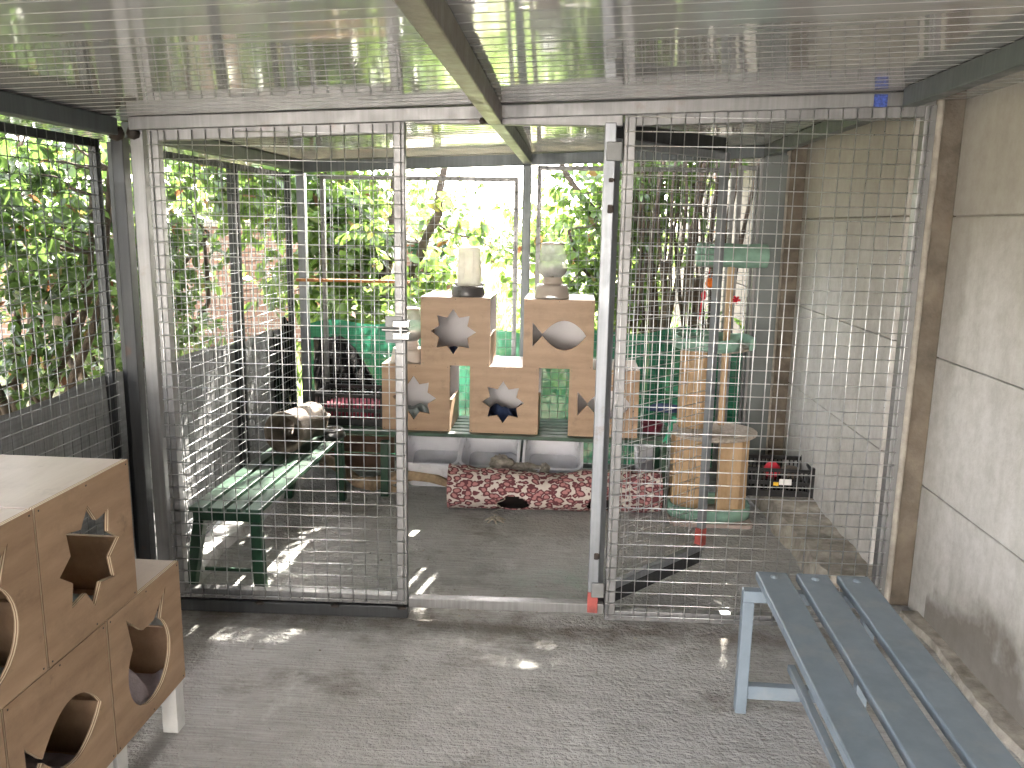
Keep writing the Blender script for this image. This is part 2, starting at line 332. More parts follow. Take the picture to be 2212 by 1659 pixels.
# ------------------------------------------------------------ mesh helpers
class MB:
    def __init__(s): s.v = []; s.f = []; s.m = []; s.sm = []
    def add(s, vs, fs, mi=0, smooth=False):
        o = len(s.v); s.v += [tuple(v) for v in vs]
        for f in fs: s.f.append([o+i for i in f]); s.m.append(mi); s.sm.append(smooth)
        return s
    def box(s, x0, x1, y0, y1, z0, z1, mi=0):
        return s.add([(x, y, z) for z in (z0, z1) for y in (y0, y1) for x in (x0, x1)],
                     [(0, 2, 3, 1), (4, 5, 7, 6), (0, 1, 5, 4), (2, 6, 7, 3), (0, 4, 6, 2), (1, 3, 7, 5)], mi)
    def beam(s, p, q, w, h, up=(0, 0, 1), mi=0):   # section w (side) x h (up), centred on the line p-q
        p, q = Vector(p), Vector(q); d = (q-p).normalized(); u = Vector(up)
        side = d.cross(u).normalized(); u = side.cross(d).normalized()
        vs = [c+side*a*w/2+u*b*h/2 for c in (p, q) for a, b in ((-1, -1), (1, -1), (1, 1), (-1, 1))]
        return s.add(vs, [(3, 2, 1, 0), (4, 5, 6, 7), (0, 1, 5, 4), (1, 2, 6, 5), (2, 3, 7, 6), (3, 0, 4, 7)], mi)
    def tube(s, pts, rad, n=8, mi=0, cap=True, smooth=True, jit=0):
        pts = [Vector(p) for p in pts]; rings = []
        if not hasattr(rad, '__len__'): rad = [rad]*len(pts)
        ref = Vector((0, 0, 1))
        d0 = (pts[1]-pts[0]).normalized()
        if abs(d0.z) > .9: ref = Vector((1, 0, 0))
        a = d0.cross(ref).normalized(); vs = []
        for i, p in enumerate(pts):
            d = (pts[min(i+1, len(pts)-1)]-pts[max(i-1, 0)]).normalized()
            a = (a-d*a.dot(d)).normalized(); b = d.cross(a)
            for k in range(n):
                t = 2*math.pi*k/n; r = rad[i]*(1+jit*random.uniform(-1, 1)); vs.append(p+(a*math.cos(t)+b*math.sin(t))*r)
        fs = [(i*n+k, i*n+(k+1) % n, (i+1)*n+(k+1) % n, (i+1)*n+k) for i in range(len(pts)-1) for k in range(n)]
        if cap: fs += [tuple(range(n-1, -1, -1)), tuple(range((len(pts)-1)*n, len(pts)*n))]
        return s.add(vs, fs, mi, smooth)
    def lathe(s, prof, n=28, c=(0, 0, 0), sx=1, sy=1, mi=0, smooth=True):   # prof: (r,z) list
        vs = [(c[0]+r*sx*math.cos(2*math.pi*k/n), c[1]+r*sy*math.sin(2*math.pi*k/n), c[2]+z) for r, z in prof for k in range(n)]
        fs = [(i*n+k, i*n+(k+1) % n, (i+1)*n+(k+1) % n, (i+1)*n+k) for i in range(len(prof)-1) for k in range(n)]
        return s.add(vs, fs, mi, smooth)
    def mesh(s, name):
        me = bpy.data.meshes.new(name); me.from_pydata(s.v, [], s.f); me.update()
        me.polygons.foreach_set('material_index', s.m); me.polygons.foreach_set('use_smooth', s.sm)
        return me
    def obj(s, name, mats, parent=None, bevel=0, loc=None, rot=None):
        me = s.mesh(name)
        for m in (mats if isinstance(mats, (list, tuple)) else [mats]): me.materials.append(MT[m])
        o = bpy.data.objects.new(name, me); COL.objects.link(o)
        if parent: o.parent = parent
        if loc: o.location = loc
        if rot: o.rotation_euler = rot
        if bevel:
            b = o.modifiers.new('bevel', 'BEVEL'); b.width = bevel; b.segments = 2; b.limit_method = 'ANGLE'
        return o
def thing(name, label, cat, loc=(0, 0, 0), rz=0, group=None):
    o = bpy.data.objects.new(name, None); COL.objects.link(o); o.location = loc; o.rotation_euler = (0, 0, rz)
    o.empty_display_size = .1
    return tag(o, label, cat, group)
def tag(o, label, cat, group=None):
    o['label'] = label; o['category'] = cat
    if group: o['group'] = group
    return o
def structure(o): o['kind'] = 'structure'; return o
def copy_tree(o, parent=None):
    c = o.copy(); COL.objects.link(c)
    if parent: c.parent = parent
    for ch in [x for x in bpy.data.objects if x.parent == o]: copy_tree(ch, c)
    return c
def poly_plate(mb, outer, holes, y0, y1, mi=0, emi=1):   # plate in XZ with holes, thickness y0..y1
    bm = bmesh.new(); loops = []
    for lp in [outer]+holes:
        vs = [bm.verts.new((x, 0, z)) for x, z in lp]; es = [bm.edges.new((vs[i], vs[(i+1) % len(vs)])) for i in range(len(vs))]
        loops.append(lp)
    bmesh.ops.triangle_fill(bm, use_beauty=True, use_dissolve=False, edges=bm.edges[:])
    bm.normal_update(); bm.verts.index_update()
    co = [v.co.copy() for v in bm.verts]; fs = []
    for f in bm.faces:
        idx = [v.index for v in f.verts]
        if f.normal.y > 0: idx.reverse()
        fs.append(idx)
    bm.free()
    mb.add([(c.x, y0, c.z) for c in co], fs, mi); mb.add([(c.x, y1, c.z) for c in co], [f[::-1] for f in fs], mi)
    for lp in loops:
        n = len(lp); vs = [(x, y0, z) for x, z in lp]+[(x, y1, z) for x, z in lp]
        mb.add(vs, [(i, (i+1) % n, n+(i+1) % n, n+i) for i in range(n)], emi)
def smooth_closed(pts, n=6):
    out = []; L = len(pts)
    for i in range(L):
        p0, p1, p2, p3 = [pts[(i+k-1) % L] for k in range(4)]
        for j in range(n):
            t = j/n
            out.append(tuple(.5*((2*p1[k])+(-p0[k]+p2[k])*t+(2*p0[k]-5*p1[k]+4*p2[k]-p3[k])*t*t+(-p0[k]+3*p1[k]-3*p2[k]+p3[k])*t**3) for k in (0, 1)))
    return out

# ------------------------------------------------------------ ground, floor, kerbs
structure(MB().box(-200, 200, -60, 400, -1, -.06).obj('ground', 'ground'))
structure(MB().box(-1.80, 1.50, -2.6, 5.22, -.3, 0).obj('floor', 'floor'))
structure(MB().box(-7, 1.43, -9, -2.604, -.3, -.004).obj('yard', 'floor'))
def strip(name, pts_in, pts_out, z, mat):      # uneven raised strip along the floor
    mb = MB(); n = len(pts_in); vs = []
    for i in range(n):
        (xi, yi), (xo, yo) = pts_in[i], pts_out[i]
        zt = z*(1+.05*math.sin(i*.31)+.05*math.sin(i*.83+1)+.03*random.uniform(-1, 1))
        vs += [(xi, yi, -.02), (xi+.004*random.uniform(-1, 1)+(xo-xi)*.10, yi, zt*.94), (xo, yo, zt), (xo, yo, -.02)]
    fs = [(i*4+k, (i+1)*4+k, (i+1)*4+k+1, i*4+k+1) for i in range(n-1) for k in range(3)]+[(0, 1, 2, 3), ((n-1)*4+3, (n-1)*4+2, (n-1)*4+1, (n-1)*4)]
    mb.add(vs, fs); o = mb.obj(name, mat); return structure(o)
ys = [3.12+i*.06 for i in range(33)]
strip('plaster_kerb', [(-1.575-.02*math.sin(y*9)-.01*random.random(), y) for y in ys], [(-1.73, y) for y in ys], .045, 'kerb')
ys = [3.38+i*.042 for i in range(41)]
strip('concrete_ledge', [(1.09-.012*math.sin(y*11)-.006*random.random()-.02*(y-3.4), y) for y in ys], [(1.33, y) for y in ys], .115, 'ledge')
ys = [-1.6+i*.06 for i in range(82)]
strip('mortar_kerb', [(1.375-.014*math.sin(y*8)-.008*random.random(), y) for y in ys], [(1.46, y) for y in ys], .03, 'ledge')

structure(MB().box(-7, 1.43, -9.3, -9, -.3, 3.6).obj('bounce_wall', 'render'))  # unseen wall added behind the camera to bounce sun onto the box fronts

# ------------------------------------------------------------ right concrete wall
w = thing('concrete_wall', 'tall precast concrete slab wall with posts along the right side', 'wall', (1.4, 3.3, 0))
def wall_part(name, mb, mat, bevel=.004): return mb.obj(name, mat, w, bevel, loc=(-1.4, -3.3, 0))
for z0, z1 in ((-.1, .53), (.53, 1.055), (1.055, 1.60), (1.60, 2.5)):
    wall_part('wall_slab', MB().box(1.435, 1.53, -7.0, 3.36, z0+.0018, z1-.0018), 'wall', .005)
for z0, z1 in ((-.1, .63), (.63, 1.10), (1.10, 1.60), (1.60, 2.5)):
    wall_part('wall_slab', MB().box(1.315, 1.41, 3.50, 5.06, z0+.0018, z1-.0018), 'wall', .005)
    wall_part('wall_slab', MB().box(1.315, 1.41, 5.22, 11, z0+.003, z1-.003), 'post', .007)
wall_part('wall_core', MB().box(1.45, 1.60, -7.01, 5.0, -.1, 2.51), 'wall', 0); wall_part('wall_core', MB().box(1.36, 1.45, 3.49, 11.01, -.1, 2.505), 'wall', 0)
for x0, x1, y0, y1 in ((1.335, 1.50, 3.365, 3.50), (1.20, 1.40, 5.065, 5.21)):
    mb = MB()                                   # post with a rounded nib on its free edge
    n = 24; prof = [(x0+.035, y0), (x1, y0), (x1, y1), (x0+.035, y1), (x0, y1-.02), (x0-.002, y0+.03), (x0+.012, y0+.008)]
    vs = []
    for i in range(n+1):
        z = -.1+2.6*i/n
        vs += [(x+(random.uniform(-.004, .004) if k in (0, 4, 5, 6) else 0), y, z) for k, (x, y) in enumerate(prof)]
    mb2 = MB(); mb2.tube([(x0+.012, y0-.004, -.1+2.6*i/30) for i in range(31)], .014, 8, jit=.12); wall_part('lit_post_edge', mb2, 'stone', 0)  # paler strip: light caught by the nib put into its colour
    P = len(prof); fs = [(i*P+k, i*P+(k+1) % P, (i+1)*P+(k+1) % P, (i+1)*P+k) for i in range(n) for k in range(P)]
    mb.add(vs, fs+[tuple(range(P-1, -1, -1)), tuple(range(n*P, n*P+P))]); wall_part('wall_post', mb, 'post', 0)

# ------------------------------------------------------------ roof
RZ = lambda x: 1.963+.0433*x
def roof_sheet(x0, x1, y0, y1, parent):
    ys = [y0]; zs = [0]; y = y0+.03
    while y < y1-.03:
        ys += [y, y+.002, y+.007, y+.009]; zs += [0, -.0011, -.0011, 0]; y += .075
    ys.append(y1); zs.append(0); n = len(ys)
    vs = [(x, yy, RZ(x)+zz) for x in (x0, x1) for yy, zz in zip(ys, zs)]+[(x, yy, RZ(x)+.05) for x in (x0, x1) for yy in (y0, y1)]
    fs = [(i, i+1, n+i+1, n+i) for i in range(n-1)]+[(2*n, 2*n+2, 2*n+3, 2*n+1)]
    fs += [(0, n, 2*n+2, 2*n), (n-1, 2*n+1, 2*n+3, 2*n-1), tuple(range(n-1, -1, -1))+(2*n, 2*n+1), tuple(range(n, 2*n))+(2*n+3, 2*n+2)]
    return MB().add(vs, fs).obj('roof_sheet', 'roof', parent)
rf = thing('lean_to_roof', 'pale glossy ribbed sheet roof on steel beams sloping up to the wall', 'roof')
roof_sheet(-2.15, 1.45, 1.125, 3.045, rf); roof_sheet(-2.15, 1.45, -.85, 1.121, rf); roof_sheet(-2.15, 1.45, -2.4, -.854, rf); roof_sheet(-2.15, 1.45, 3.049, 5.30, rf)
def rbeam(name, p, q, w_, h_, mat): return MB().beam(p, q, w_, h_).obj(name, mat, rf, .004)
for y0, y1, dz in ((-2.3, 2.98, 0), (3.09, 5.045, 0)):
    rbeam('roof_beam', (-1.665, y0, RZ(-1.665)-.032), (-1.665, y1, RZ(-1.665)-.032), .05, .06, 'beam')
    rbeam('roof_beam', (1.095, y0, RZ(1.095)-.033), (1.095, y1, RZ(1.095)-.033), .05, .062, 'beam')
rbeam('roof_beam', (-.232, -2.3, RZ(-.232)-.034), (-.293, 3.03, RZ(-.293)-.034), .05, .064, 'raw')
rbeam('roof_beam', (-.293, 3.09, RZ(-.293)-.031), (-.293, 5.045, RZ(-.293)-.031), .05, .058, 'frame')
rbeam('rear_rail', (-1.70, 5.075, RZ(-1.70)-.035), (1.20, 5.075, RZ(1.20)-.035), .05, .066, 'beam')
for x, y, s in ((-1.66, 3.0, .03), (-1.60, 3.01, .026), (-.335, 3.02, .013), (-.28, 3.02, .013)):
    MB().lathe([(.001, -s*.9), (s*.8, -s*.6), (s, 0), (s*.7, s*.8), (.001, s)], 9, (x, y, RZ(x)-.055)).obj('weld_bead', 'weld', rf)

# ------------------------------------------------------------ wire panels
def wires(x0, x1, z0, z1f, pitch=.05, r=.002, y=0, hz0=None, over=.012, gaps=()):
    """grid of welded wires in the local XZ plane; z1f(x) = top"""
    mb = MB(); n = int(round((x1-x0)/pitch)); pz = pitch*.985
    for i in range(n+1):
        x = x0+(x1-x0)*i/n; j = random.uniform(-.0012, .0012)
        mb.tube([(x+j, y-.001, z0-over), (x+random.uniform(-.0015, .0015), y-.001, (z0+z1f(x))/2), (x+j, y-.001, z1f(x)+over*.8)], r, 6)
    k = 0; z = z0
    zt = max(z1f(x0), z1f(x1))
    while z < zt+.001:
        a, b = x0, x1
        if z > z1f(x0): a = x0+(z-z1f(x0))/max(1e-6, (z1f(x1)-z1f(x0)))*(x1-x0)
        if b-a > pitch*1.2:
            mb.tube([(a-over*(1 if a == x0 else 0), y-.005, z), ((a+b)/2, y-.005, z+random.uniform(-.001, .001)), (b+over*.8, y-.005, z)], r, 6)
        z += pz
    return mb
FR = .035                              # the front is turned a little from square
front = lambda x: 3.05+FR*x
def frame_rect(x0, x1, z0, zt, w=.04, d=.04, y=0):
    mb = MB()
    mb.box(x0, x0+w, y, y+d, z0, zt(x0)); mb.box(x1-w, x1, y, y+d, z0, zt(x1))
    mb.box(x0+w, x1-w, y+.001, y+d-.001, z0, z0+w)
    a, b = x0+w, x1-w
    vs = [(x, yy, zz) for x in (a, b) for yy in (y+.001, y+d-.001) for zz in (zt(x)-w, zt(x)-.0005)]
    mb.add(vs, [(0, 1, 3, 2), (4, 6, 7, 5), (0, 4, 5, 1), (2, 3, 7, 6), (0, 2, 6, 4), (1, 5, 7, 3)])
    return mb
# front left fixed panel
fl = thing('mesh_panel', 'front wire mesh panel left of the open doorway', 'mesh panel', (0, 3.05, 0), FR)
ztl = lambda x: RZ(x)-.045
frame_rect(-1.545, -.615, .055, ztl).obj('panel_frame', 'frame', fl, .003)
wires(-1.53, -.628, .075, lambda x: RZ(x)-.062, r=.0019).obj('wire_mesh', 'wire', fl, loc=(0, -.004, 0))
MB().box(-1.56, -.612, -.012, .038, .004, .052).obj('bottom_rail', 'dark', fl, .003)
for x in (-1.20, -.90, -.635): MB().lathe([(.001, -.008), (.013, -.004), (.015, 0), (.009, .006), (.001, .009)], 8, (x, -.016, .05), 1.3, .8).obj('weld_bead', 'weld', fl)
mb = MB().box(-.66, -.598, -.02, .002, 1.16, 1.185).box(-.66, -.598, -.02, .002, 1.115, 1.14).tube([(-.70, -.018, 1.15), (-.60, -.018, 1.15)], .006, 8).box(-.635, -.625, -.024, -.014, 1.12, 1.165)
mb.obj('bolt_latch', 'chrome', fl, .002)
MB().box(-.69, -.625, -.008, .0, 1.10, 1.20).obj('latch_plate', 'plate', fl, .003)
# front top rail, sill under the doorway
MB().beam((-1.60, front(-1.60), RZ(-1.60)-.024), (1.215, front(1.215), RZ(1.215)-.026), .042, .045).obj('front_rail', 'frame', rf, .003)
MB().box(-.611, .158, .0, .04, .045, .085).obj('door_sill', 'frame', fl, .003)
MB().box(-.58, .155, .0, .04, 1.885, 1.925).obj('door_head', 'frame', fl, .003)
# front right fixed panel
fr = thing('mesh_panel', 'wide front wire mesh panel between the doorway and the concrete wall', 'mesh panel', (0, 3.05, 0), FR)
frame_rect(.162, 1.232, .02, ztl).obj('panel_frame', 'frame', fr, .003)
wires(.175, 1.205, .045, lambda x: RZ(x)-.045, r=.0019).obj('wire_mesh', 'wire', fr, loc=(0, -.004, 0))
MB().box(.10, .155, -.028, -.018, 1.765, 1.83).obj('hinge_plate', 'plate', fr, .004); MB().box(.105, .155, -.028, -.018, .125, .185).obj('hinge_plate', 'plate', fr, .004)
MB().box(1.005, 1.05, -.024, -.021, RZ(1.02)-.05, RZ(1.02)-.008).obj('paint_mark', 'bluem', fr)
# the door, swung open into the cage
dr = thing('mesh_door', 'wire mesh door with steel frame swung open into the cage', 'door', (.135, 3.085, 0), math.atan2(3.66-3.085, .655-.135))
DL = .745
frame_rect(0, DL, .101, lambda x: 1.849, .03, .032).obj('door_frame', 'galvl', dr, .003)
wires(.01, DL-.01, .10, lambda x: 1.87, r=.0018, y=.037).obj('wire_mesh', 'wire', dr)
MB().box(DL-.039, DL+.001, -.001, .033, .125, .205).obj('primer_patch', 'red', dr)
MB().box(.005, DL-.02, .003, .034, .045, .100).obj('shaded_door_rail', 'dark', dr, .003); MB().box(.005, DL-.02, .003, .03, 1.85, 1.905).obj('shaded_door_rail', 'dark', dr, .003)  # galvanised rails in dark steel, their shade put into the colour
# door post on the hinge side (standing in front of the stile)
hp = thing('steel_post', 'scorched square steel post on the hinge side of the doorway', 'post', (.118, 3.06, 0))
MB().box(-.025, .015, -.02, .02, .14, 1.895).obj('post_tube', 'galvl', hp, .003)
MB().box(-.0252, .0152, -.0202, .0202, .055, .139).obj('primed_foot', 'red', hp, .003)
for z, h_ in ((1.70, .012), (1.60, .02), (.29, .018)): MB().box(-.0105, .0165, -.0215, .012, z-h_, z+h_).obj('burn_mark', 'weld', hp, .008)
# posts
def post(x, y, w, d, z1, mat, label):
    t = thing('steel_post', label, 'post', (x, y, 0)); MB().box(-w/2, w/2, -d/2, d/2, 0, z1).obj('post_tube', mat, t, .004)
    mb = MB().box(-w/2-.03, w/2+.03, -d/2-.03, d/2+.03, 0, .006); mb.obj('base_plate', 'dark', t)
    return t
post(-1.592, 3.035, .05, .05, RZ(-1.6)-.005, 'frame', 'pale steel corner post left of the front mesh panel')
post(-1.668, 3.035, .045, .05, RZ(-1.68)-.065, 'dark', 'dark steel post squeezed between side panel and corner post')
post(-1.665, 5.075, .05, .05, RZ(-1.66)-.07, 'galvl', 'galvanised back corner post beside the grey shade cloth')
post(-.293, 5.075, .05, .05, RZ(-.29)-.07, 'beam', 'grey back post behind the two upper plywood boxes')
# left side panels
def side_panel(y0, y1, label, mid=None, mat='dark', wmat='wired', ztop=1.815):
    t = thing('mesh_panel', label, 'mesh panel', (-1.715, y0, 0), math.pi/2, 'wire mesh side panels on the left')
    L = y1-y0
    frame_rect(0, L, .07, lambda x: ztop, .03, .03).obj('panel_frame', mat, t, .002)
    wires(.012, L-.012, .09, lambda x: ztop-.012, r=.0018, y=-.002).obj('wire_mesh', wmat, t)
    return t
side_panel(.35, 2.985, 'long side mesh panel left of the near plywood boxes')
side_panel(3.08, 4.19, 'side mesh panel beside the near half of the green bench')
side_panel(4.21, 5.02, 'side mesh panel behind the clay pipe, next to the back corner')
# back panels
def back_panel(x0, x1, z1, label, mat='dark'):
    mat = 'frame'; t = thing('mesh_panel', label, 'mesh panel', (x0, 5.10, 0), 0, 'wire mesh panels across the back')
    L = x1-x0
    frame_rect(0, L, .03, lambda x: z1, .027, .03).obj('panel_frame', mat, t, .002)
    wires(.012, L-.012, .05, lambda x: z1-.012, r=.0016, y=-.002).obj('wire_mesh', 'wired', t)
    return t
back_panel(-1.56, -.345, 1.815, 'back mesh panel left of the central back post')
back_panel(-.235, .93, 1.885, 'back mesh panel right of the central back post')
back_panel(.945, 1.07, 1.90, 'narrow back mesh strip beside the grey cladding')
t = thing('cladding_sheet', 'upright dark grey metal sheet closing the back right corner', 'metal sheet', (1.07, 5.03, 0))
MB().box(0, .135, 0, .02, .0, 1.955).obj('sheet', 'cladding', t, .003); MB().box(-.02, -.001, -.004, .03, .0, 1.94).obj('edge_trim', 'frame', t, .002)

# ------------------------------------------------------------ nets, cloths
def cloth(name, f, nu, nv, mat, parent=None, solid=.002):
    mb = MB(); vs = [f(i/nu, j/nv) for j in range(nv+1) for i in range(nu+1)]
    mb.add(vs, [(j*(nu+1)+i, j*(nu+1)+i+1, (j+1)*(nu+1)+i+1, (j+1)*(nu+1)+i) for j in range(nv) for i in range(nu)], 0, True)
    o = mb.obj(name, mat, parent)
    if solid: s = o.modifiers.new('solid', 'SOLIDIFY'); s.thickness = solid
    return o
def fc(u, v):
    y = .3+u*4.78; top = .945-.03*max(0, y-3)+.012*math.sin(y*7); return (-1.752-.006*math.sin(y*23)-.01*math.sin(y*5+v*4), y, .03+v*(top-.03))
tag(cloth('shade_cloth', fc, 160, 12, 'greycloth', solid=0), 'dark grey shade cloth tied along the lower left side mesh', 'shade cloth')
def fg(u, v):
    x = -1.70+u*2.78; top = .885+.03*math.sin(u*9)+.02*math.sin(u*31)
    return (x, 5.20+.008*math.sin(u*40+v*3)+.015*math.sin(u*13)*v, .0+v*top)
tag(cloth('shade_net', fg, 120, 16, 'greencloth', solid=0), 'green shade net hung across the lower back mesh', 'shade net')
def fb(u, v):
    x = -1.64+u*.46; h = .84-.03*(1-u) if u < .36 else .83-.42*((u-.36)/.64)**1.5
    return (x, 5.147+.006*math.sin(u*20+v*9)+.005*math.sin(u*47-v*13), .3+v*(h-.3))
tag(cloth('plastic_sheet', fb, 40, 24, 'blackbag', solid=.004), 'crumpled black plastic sheet against the green net, back left', 'plastic sheet')
def fb2(u, v):
    return (-1.742-.01*math.sin(v*14+u*9), 4.72+u*.30, .12+v*(.80-.05*math.sin(u*7))+.0)
tag(cloth('plastic_sheet', fb2, 16, 20, 'blackbag', solid=.003), 'black plastic strip on the side mesh by the back corner', 'plastic sheet')

# ------------------------------------------------------------ plywood cat boxes
S = .384; HB = .378; TH = .013
def star(cx, cz, ro, ri, n=8):
    return [(cx+(ro if i % 2 == 0 else ri)*math.sin(math.pi*i/n)*(1 if i % 2 else random.uniform(.96, 1.03)), cz+(ro if i % 2 == 0 else ri)*math.cos(math.pi*i/n)) for i in range(2*n)]
def fish():
    cz = .184; n = 14
    up = [(-.089+.239*i/n, max(.005, .081*math.sin(math.pi*i/n)**.8)) for i in range(n)]
    lo = [(x, -z) for x, z in up[::-1]]
    return [(x, z+cz) for x, z in [(-.144, .068)]+up+[(.150, 0)]+lo+[(-.141, -.066)]]
def cat_head():
    r = [(math.sin(a)*.118, .16+math.cos(a)*.118) for a in [R(d) for d in range(38, 323, 11)]]
    return r+[(-.108, .335), (-.03, .268), (.03, .268), (.108, .335)]
def cat_box(label, cat_loc, rz, hole, mats=('ply', 'plytop', 'whitep'), group=None, legs=False, blanket=None, rowlabel=None):
    t = thing('cat_box', label, 'cat box', cat_loc, rz, group)
    fm, tm, im = mats; h = S/2
    mb = MB(); outer = [(-h, 0), (h, 0), (h, HB), (-h, HB)]
    poly_plate(mb, outer, [hole], -h, -h+TH); mb.obj('front_panel', [fm, 'edge'], t)
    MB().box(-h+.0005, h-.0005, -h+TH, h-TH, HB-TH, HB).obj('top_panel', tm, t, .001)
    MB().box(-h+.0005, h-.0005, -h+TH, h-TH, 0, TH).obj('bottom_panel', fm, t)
    MB().box(-h, h, h-TH+.0003, h, 0, HB).obj('back_panel', im, t)
    MB().box(-h, -h+TH, -h+TH, h-TH, TH, HB-TH).obj('side_panel', fm, t)
    MB().box(h-TH-.001, h-.001, -h+TH, h-TH, TH, .166).obj('low_board', fm if legs is None else fm, t, .001)
    for x in (-h+.012, 0, h-.012):
        for z in (.010, HB-.010): MB().box(x-.002, x+.002, -h-.0006, -h+.001, z-.002, z+.002).obj('screw', 'dark', t)
    if legs:
        for sx in (-1, 1):
            for sy in (-1, 1):
                x, y = sx*(h-.03), sy*(h-.03)
                MB().box(x-.024, x+.024, y-.024, y+.024, -.158, -.0005).obj('leg', 'leg', t, .002)
    return t
BY = 4.52+S/2; BZ = .385
bx = 'plywood cat boxes pyramid on the green bench'
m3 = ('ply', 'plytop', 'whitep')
st = lambda: star(-.012, .188, .126, .085)
cat_box('lower left plywood box with star hole on the back bench, cream feeder on top', (-.862, BY, BZ), 0, st(), m3, bx)
cat_box('lower middle plywood box with star hole, between the other two on the green bench', (-.366, BY, BZ), 0, star(-.005, .178, .12, .08), m3, bx)
cat_box('lower right plywood box with fish hole on the green bench', (.186, BY, BZ), 0, fish(), m3, bx)
cat_box('upper left plywood box with star hole, under the charcoal feeder', (-.640, BY-.005, BZ+HB+.001), 0, st(), m3, bx)
cat_box('upper right plywood box with fish hole, under the taupe feeder', (-.072, BY-.005, BZ+HB+.001), 0, fish(), m3, bx)
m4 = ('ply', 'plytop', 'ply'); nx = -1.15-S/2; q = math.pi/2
nb = 'plywood cat boxes stacked on white legs at the near left'
cat_box('near upper plywood box with star hole, flush with its leftmost neighbour', (nx, 1.832, .541), q, star(-.0, .188, .130, .088), m4, nb)
cat_box('near upper plywood box cut by the left picture edge, with cat head hole', (nx, 1.440, .541), q, cat_head(), m4, nb)
cat_box('near lower plywood box with cat head hole and lilac blanket inside', (nx, 2.068, .16), q, cat_head(), m4, nb, True)
cat_box('near lower plywood box with fish hole in the bottom left corner', (nx, 1.676, .16), q, fish(), m4, nb, True)
cat_box('near lower plywood box farthest to the left, mostly out of the picture', (nx, 1.284, .16), q, star(0, .188, .126, .085), m4, nb, True)
def blanket(label, c, sx, sy, h, mat, seed):
    rr = random.Random(seed); ph = [rr.uniform(0, 6) for _ in range(6)]
    def f(u, v):
        x, y = (u-.5)*2, (v-.5)*2; e = max(0, 1-max(abs(x), abs(y))**3)
        z = h*e*(.45+.25*math.sin(x*4+ph[0]+2*math.sin(y*3+ph[1]))+.2*math.sin(y*7+ph[2]+x*3)+.1*math.sin(x*13+y*9+ph[3]))
        return (c[0]+x*sx/2, c[1]+y*sy/2, c[2]+.002+max(0, z))
    return tag(cloth('blanket', f, 30, 30, mat, solid=.004), label, 'blanket')
blanket('lilac fleece blanket crumpled inside the near cat head box', (nx, 2.068, .174), .34, .34, .15, 'blanket', 1)
blanket('dark lilac blanket inside the near box with the fish hole', (nx, 1.676, .174), .33, .33, .07, 'blanket', 2)
blanket('pale blue blanket inside the leftmost near upper box', (nx, 1.44, .555), .33, .33, .13, 'bluecloth', 3)
blanket('small blue and red cloth inside the near star box', (nx, 1.832, .555), .28, .28, .06, 'bluecloth', 4)
blanket('pale blue cloth inside the back lower left star box', (-.862, BY, BZ+.014), .3, .3, .10, 'bluecloth', 5)
blanket('dark cloth inside the back lower middle star box', (-.366, BY, BZ+.014), .3, .3, .13, 'navy', 6)
blanket('navy rag inside the back upper left star box', (-.640, BY, BZ+HB+.015), .3, .3, .07, 'navy', 7)

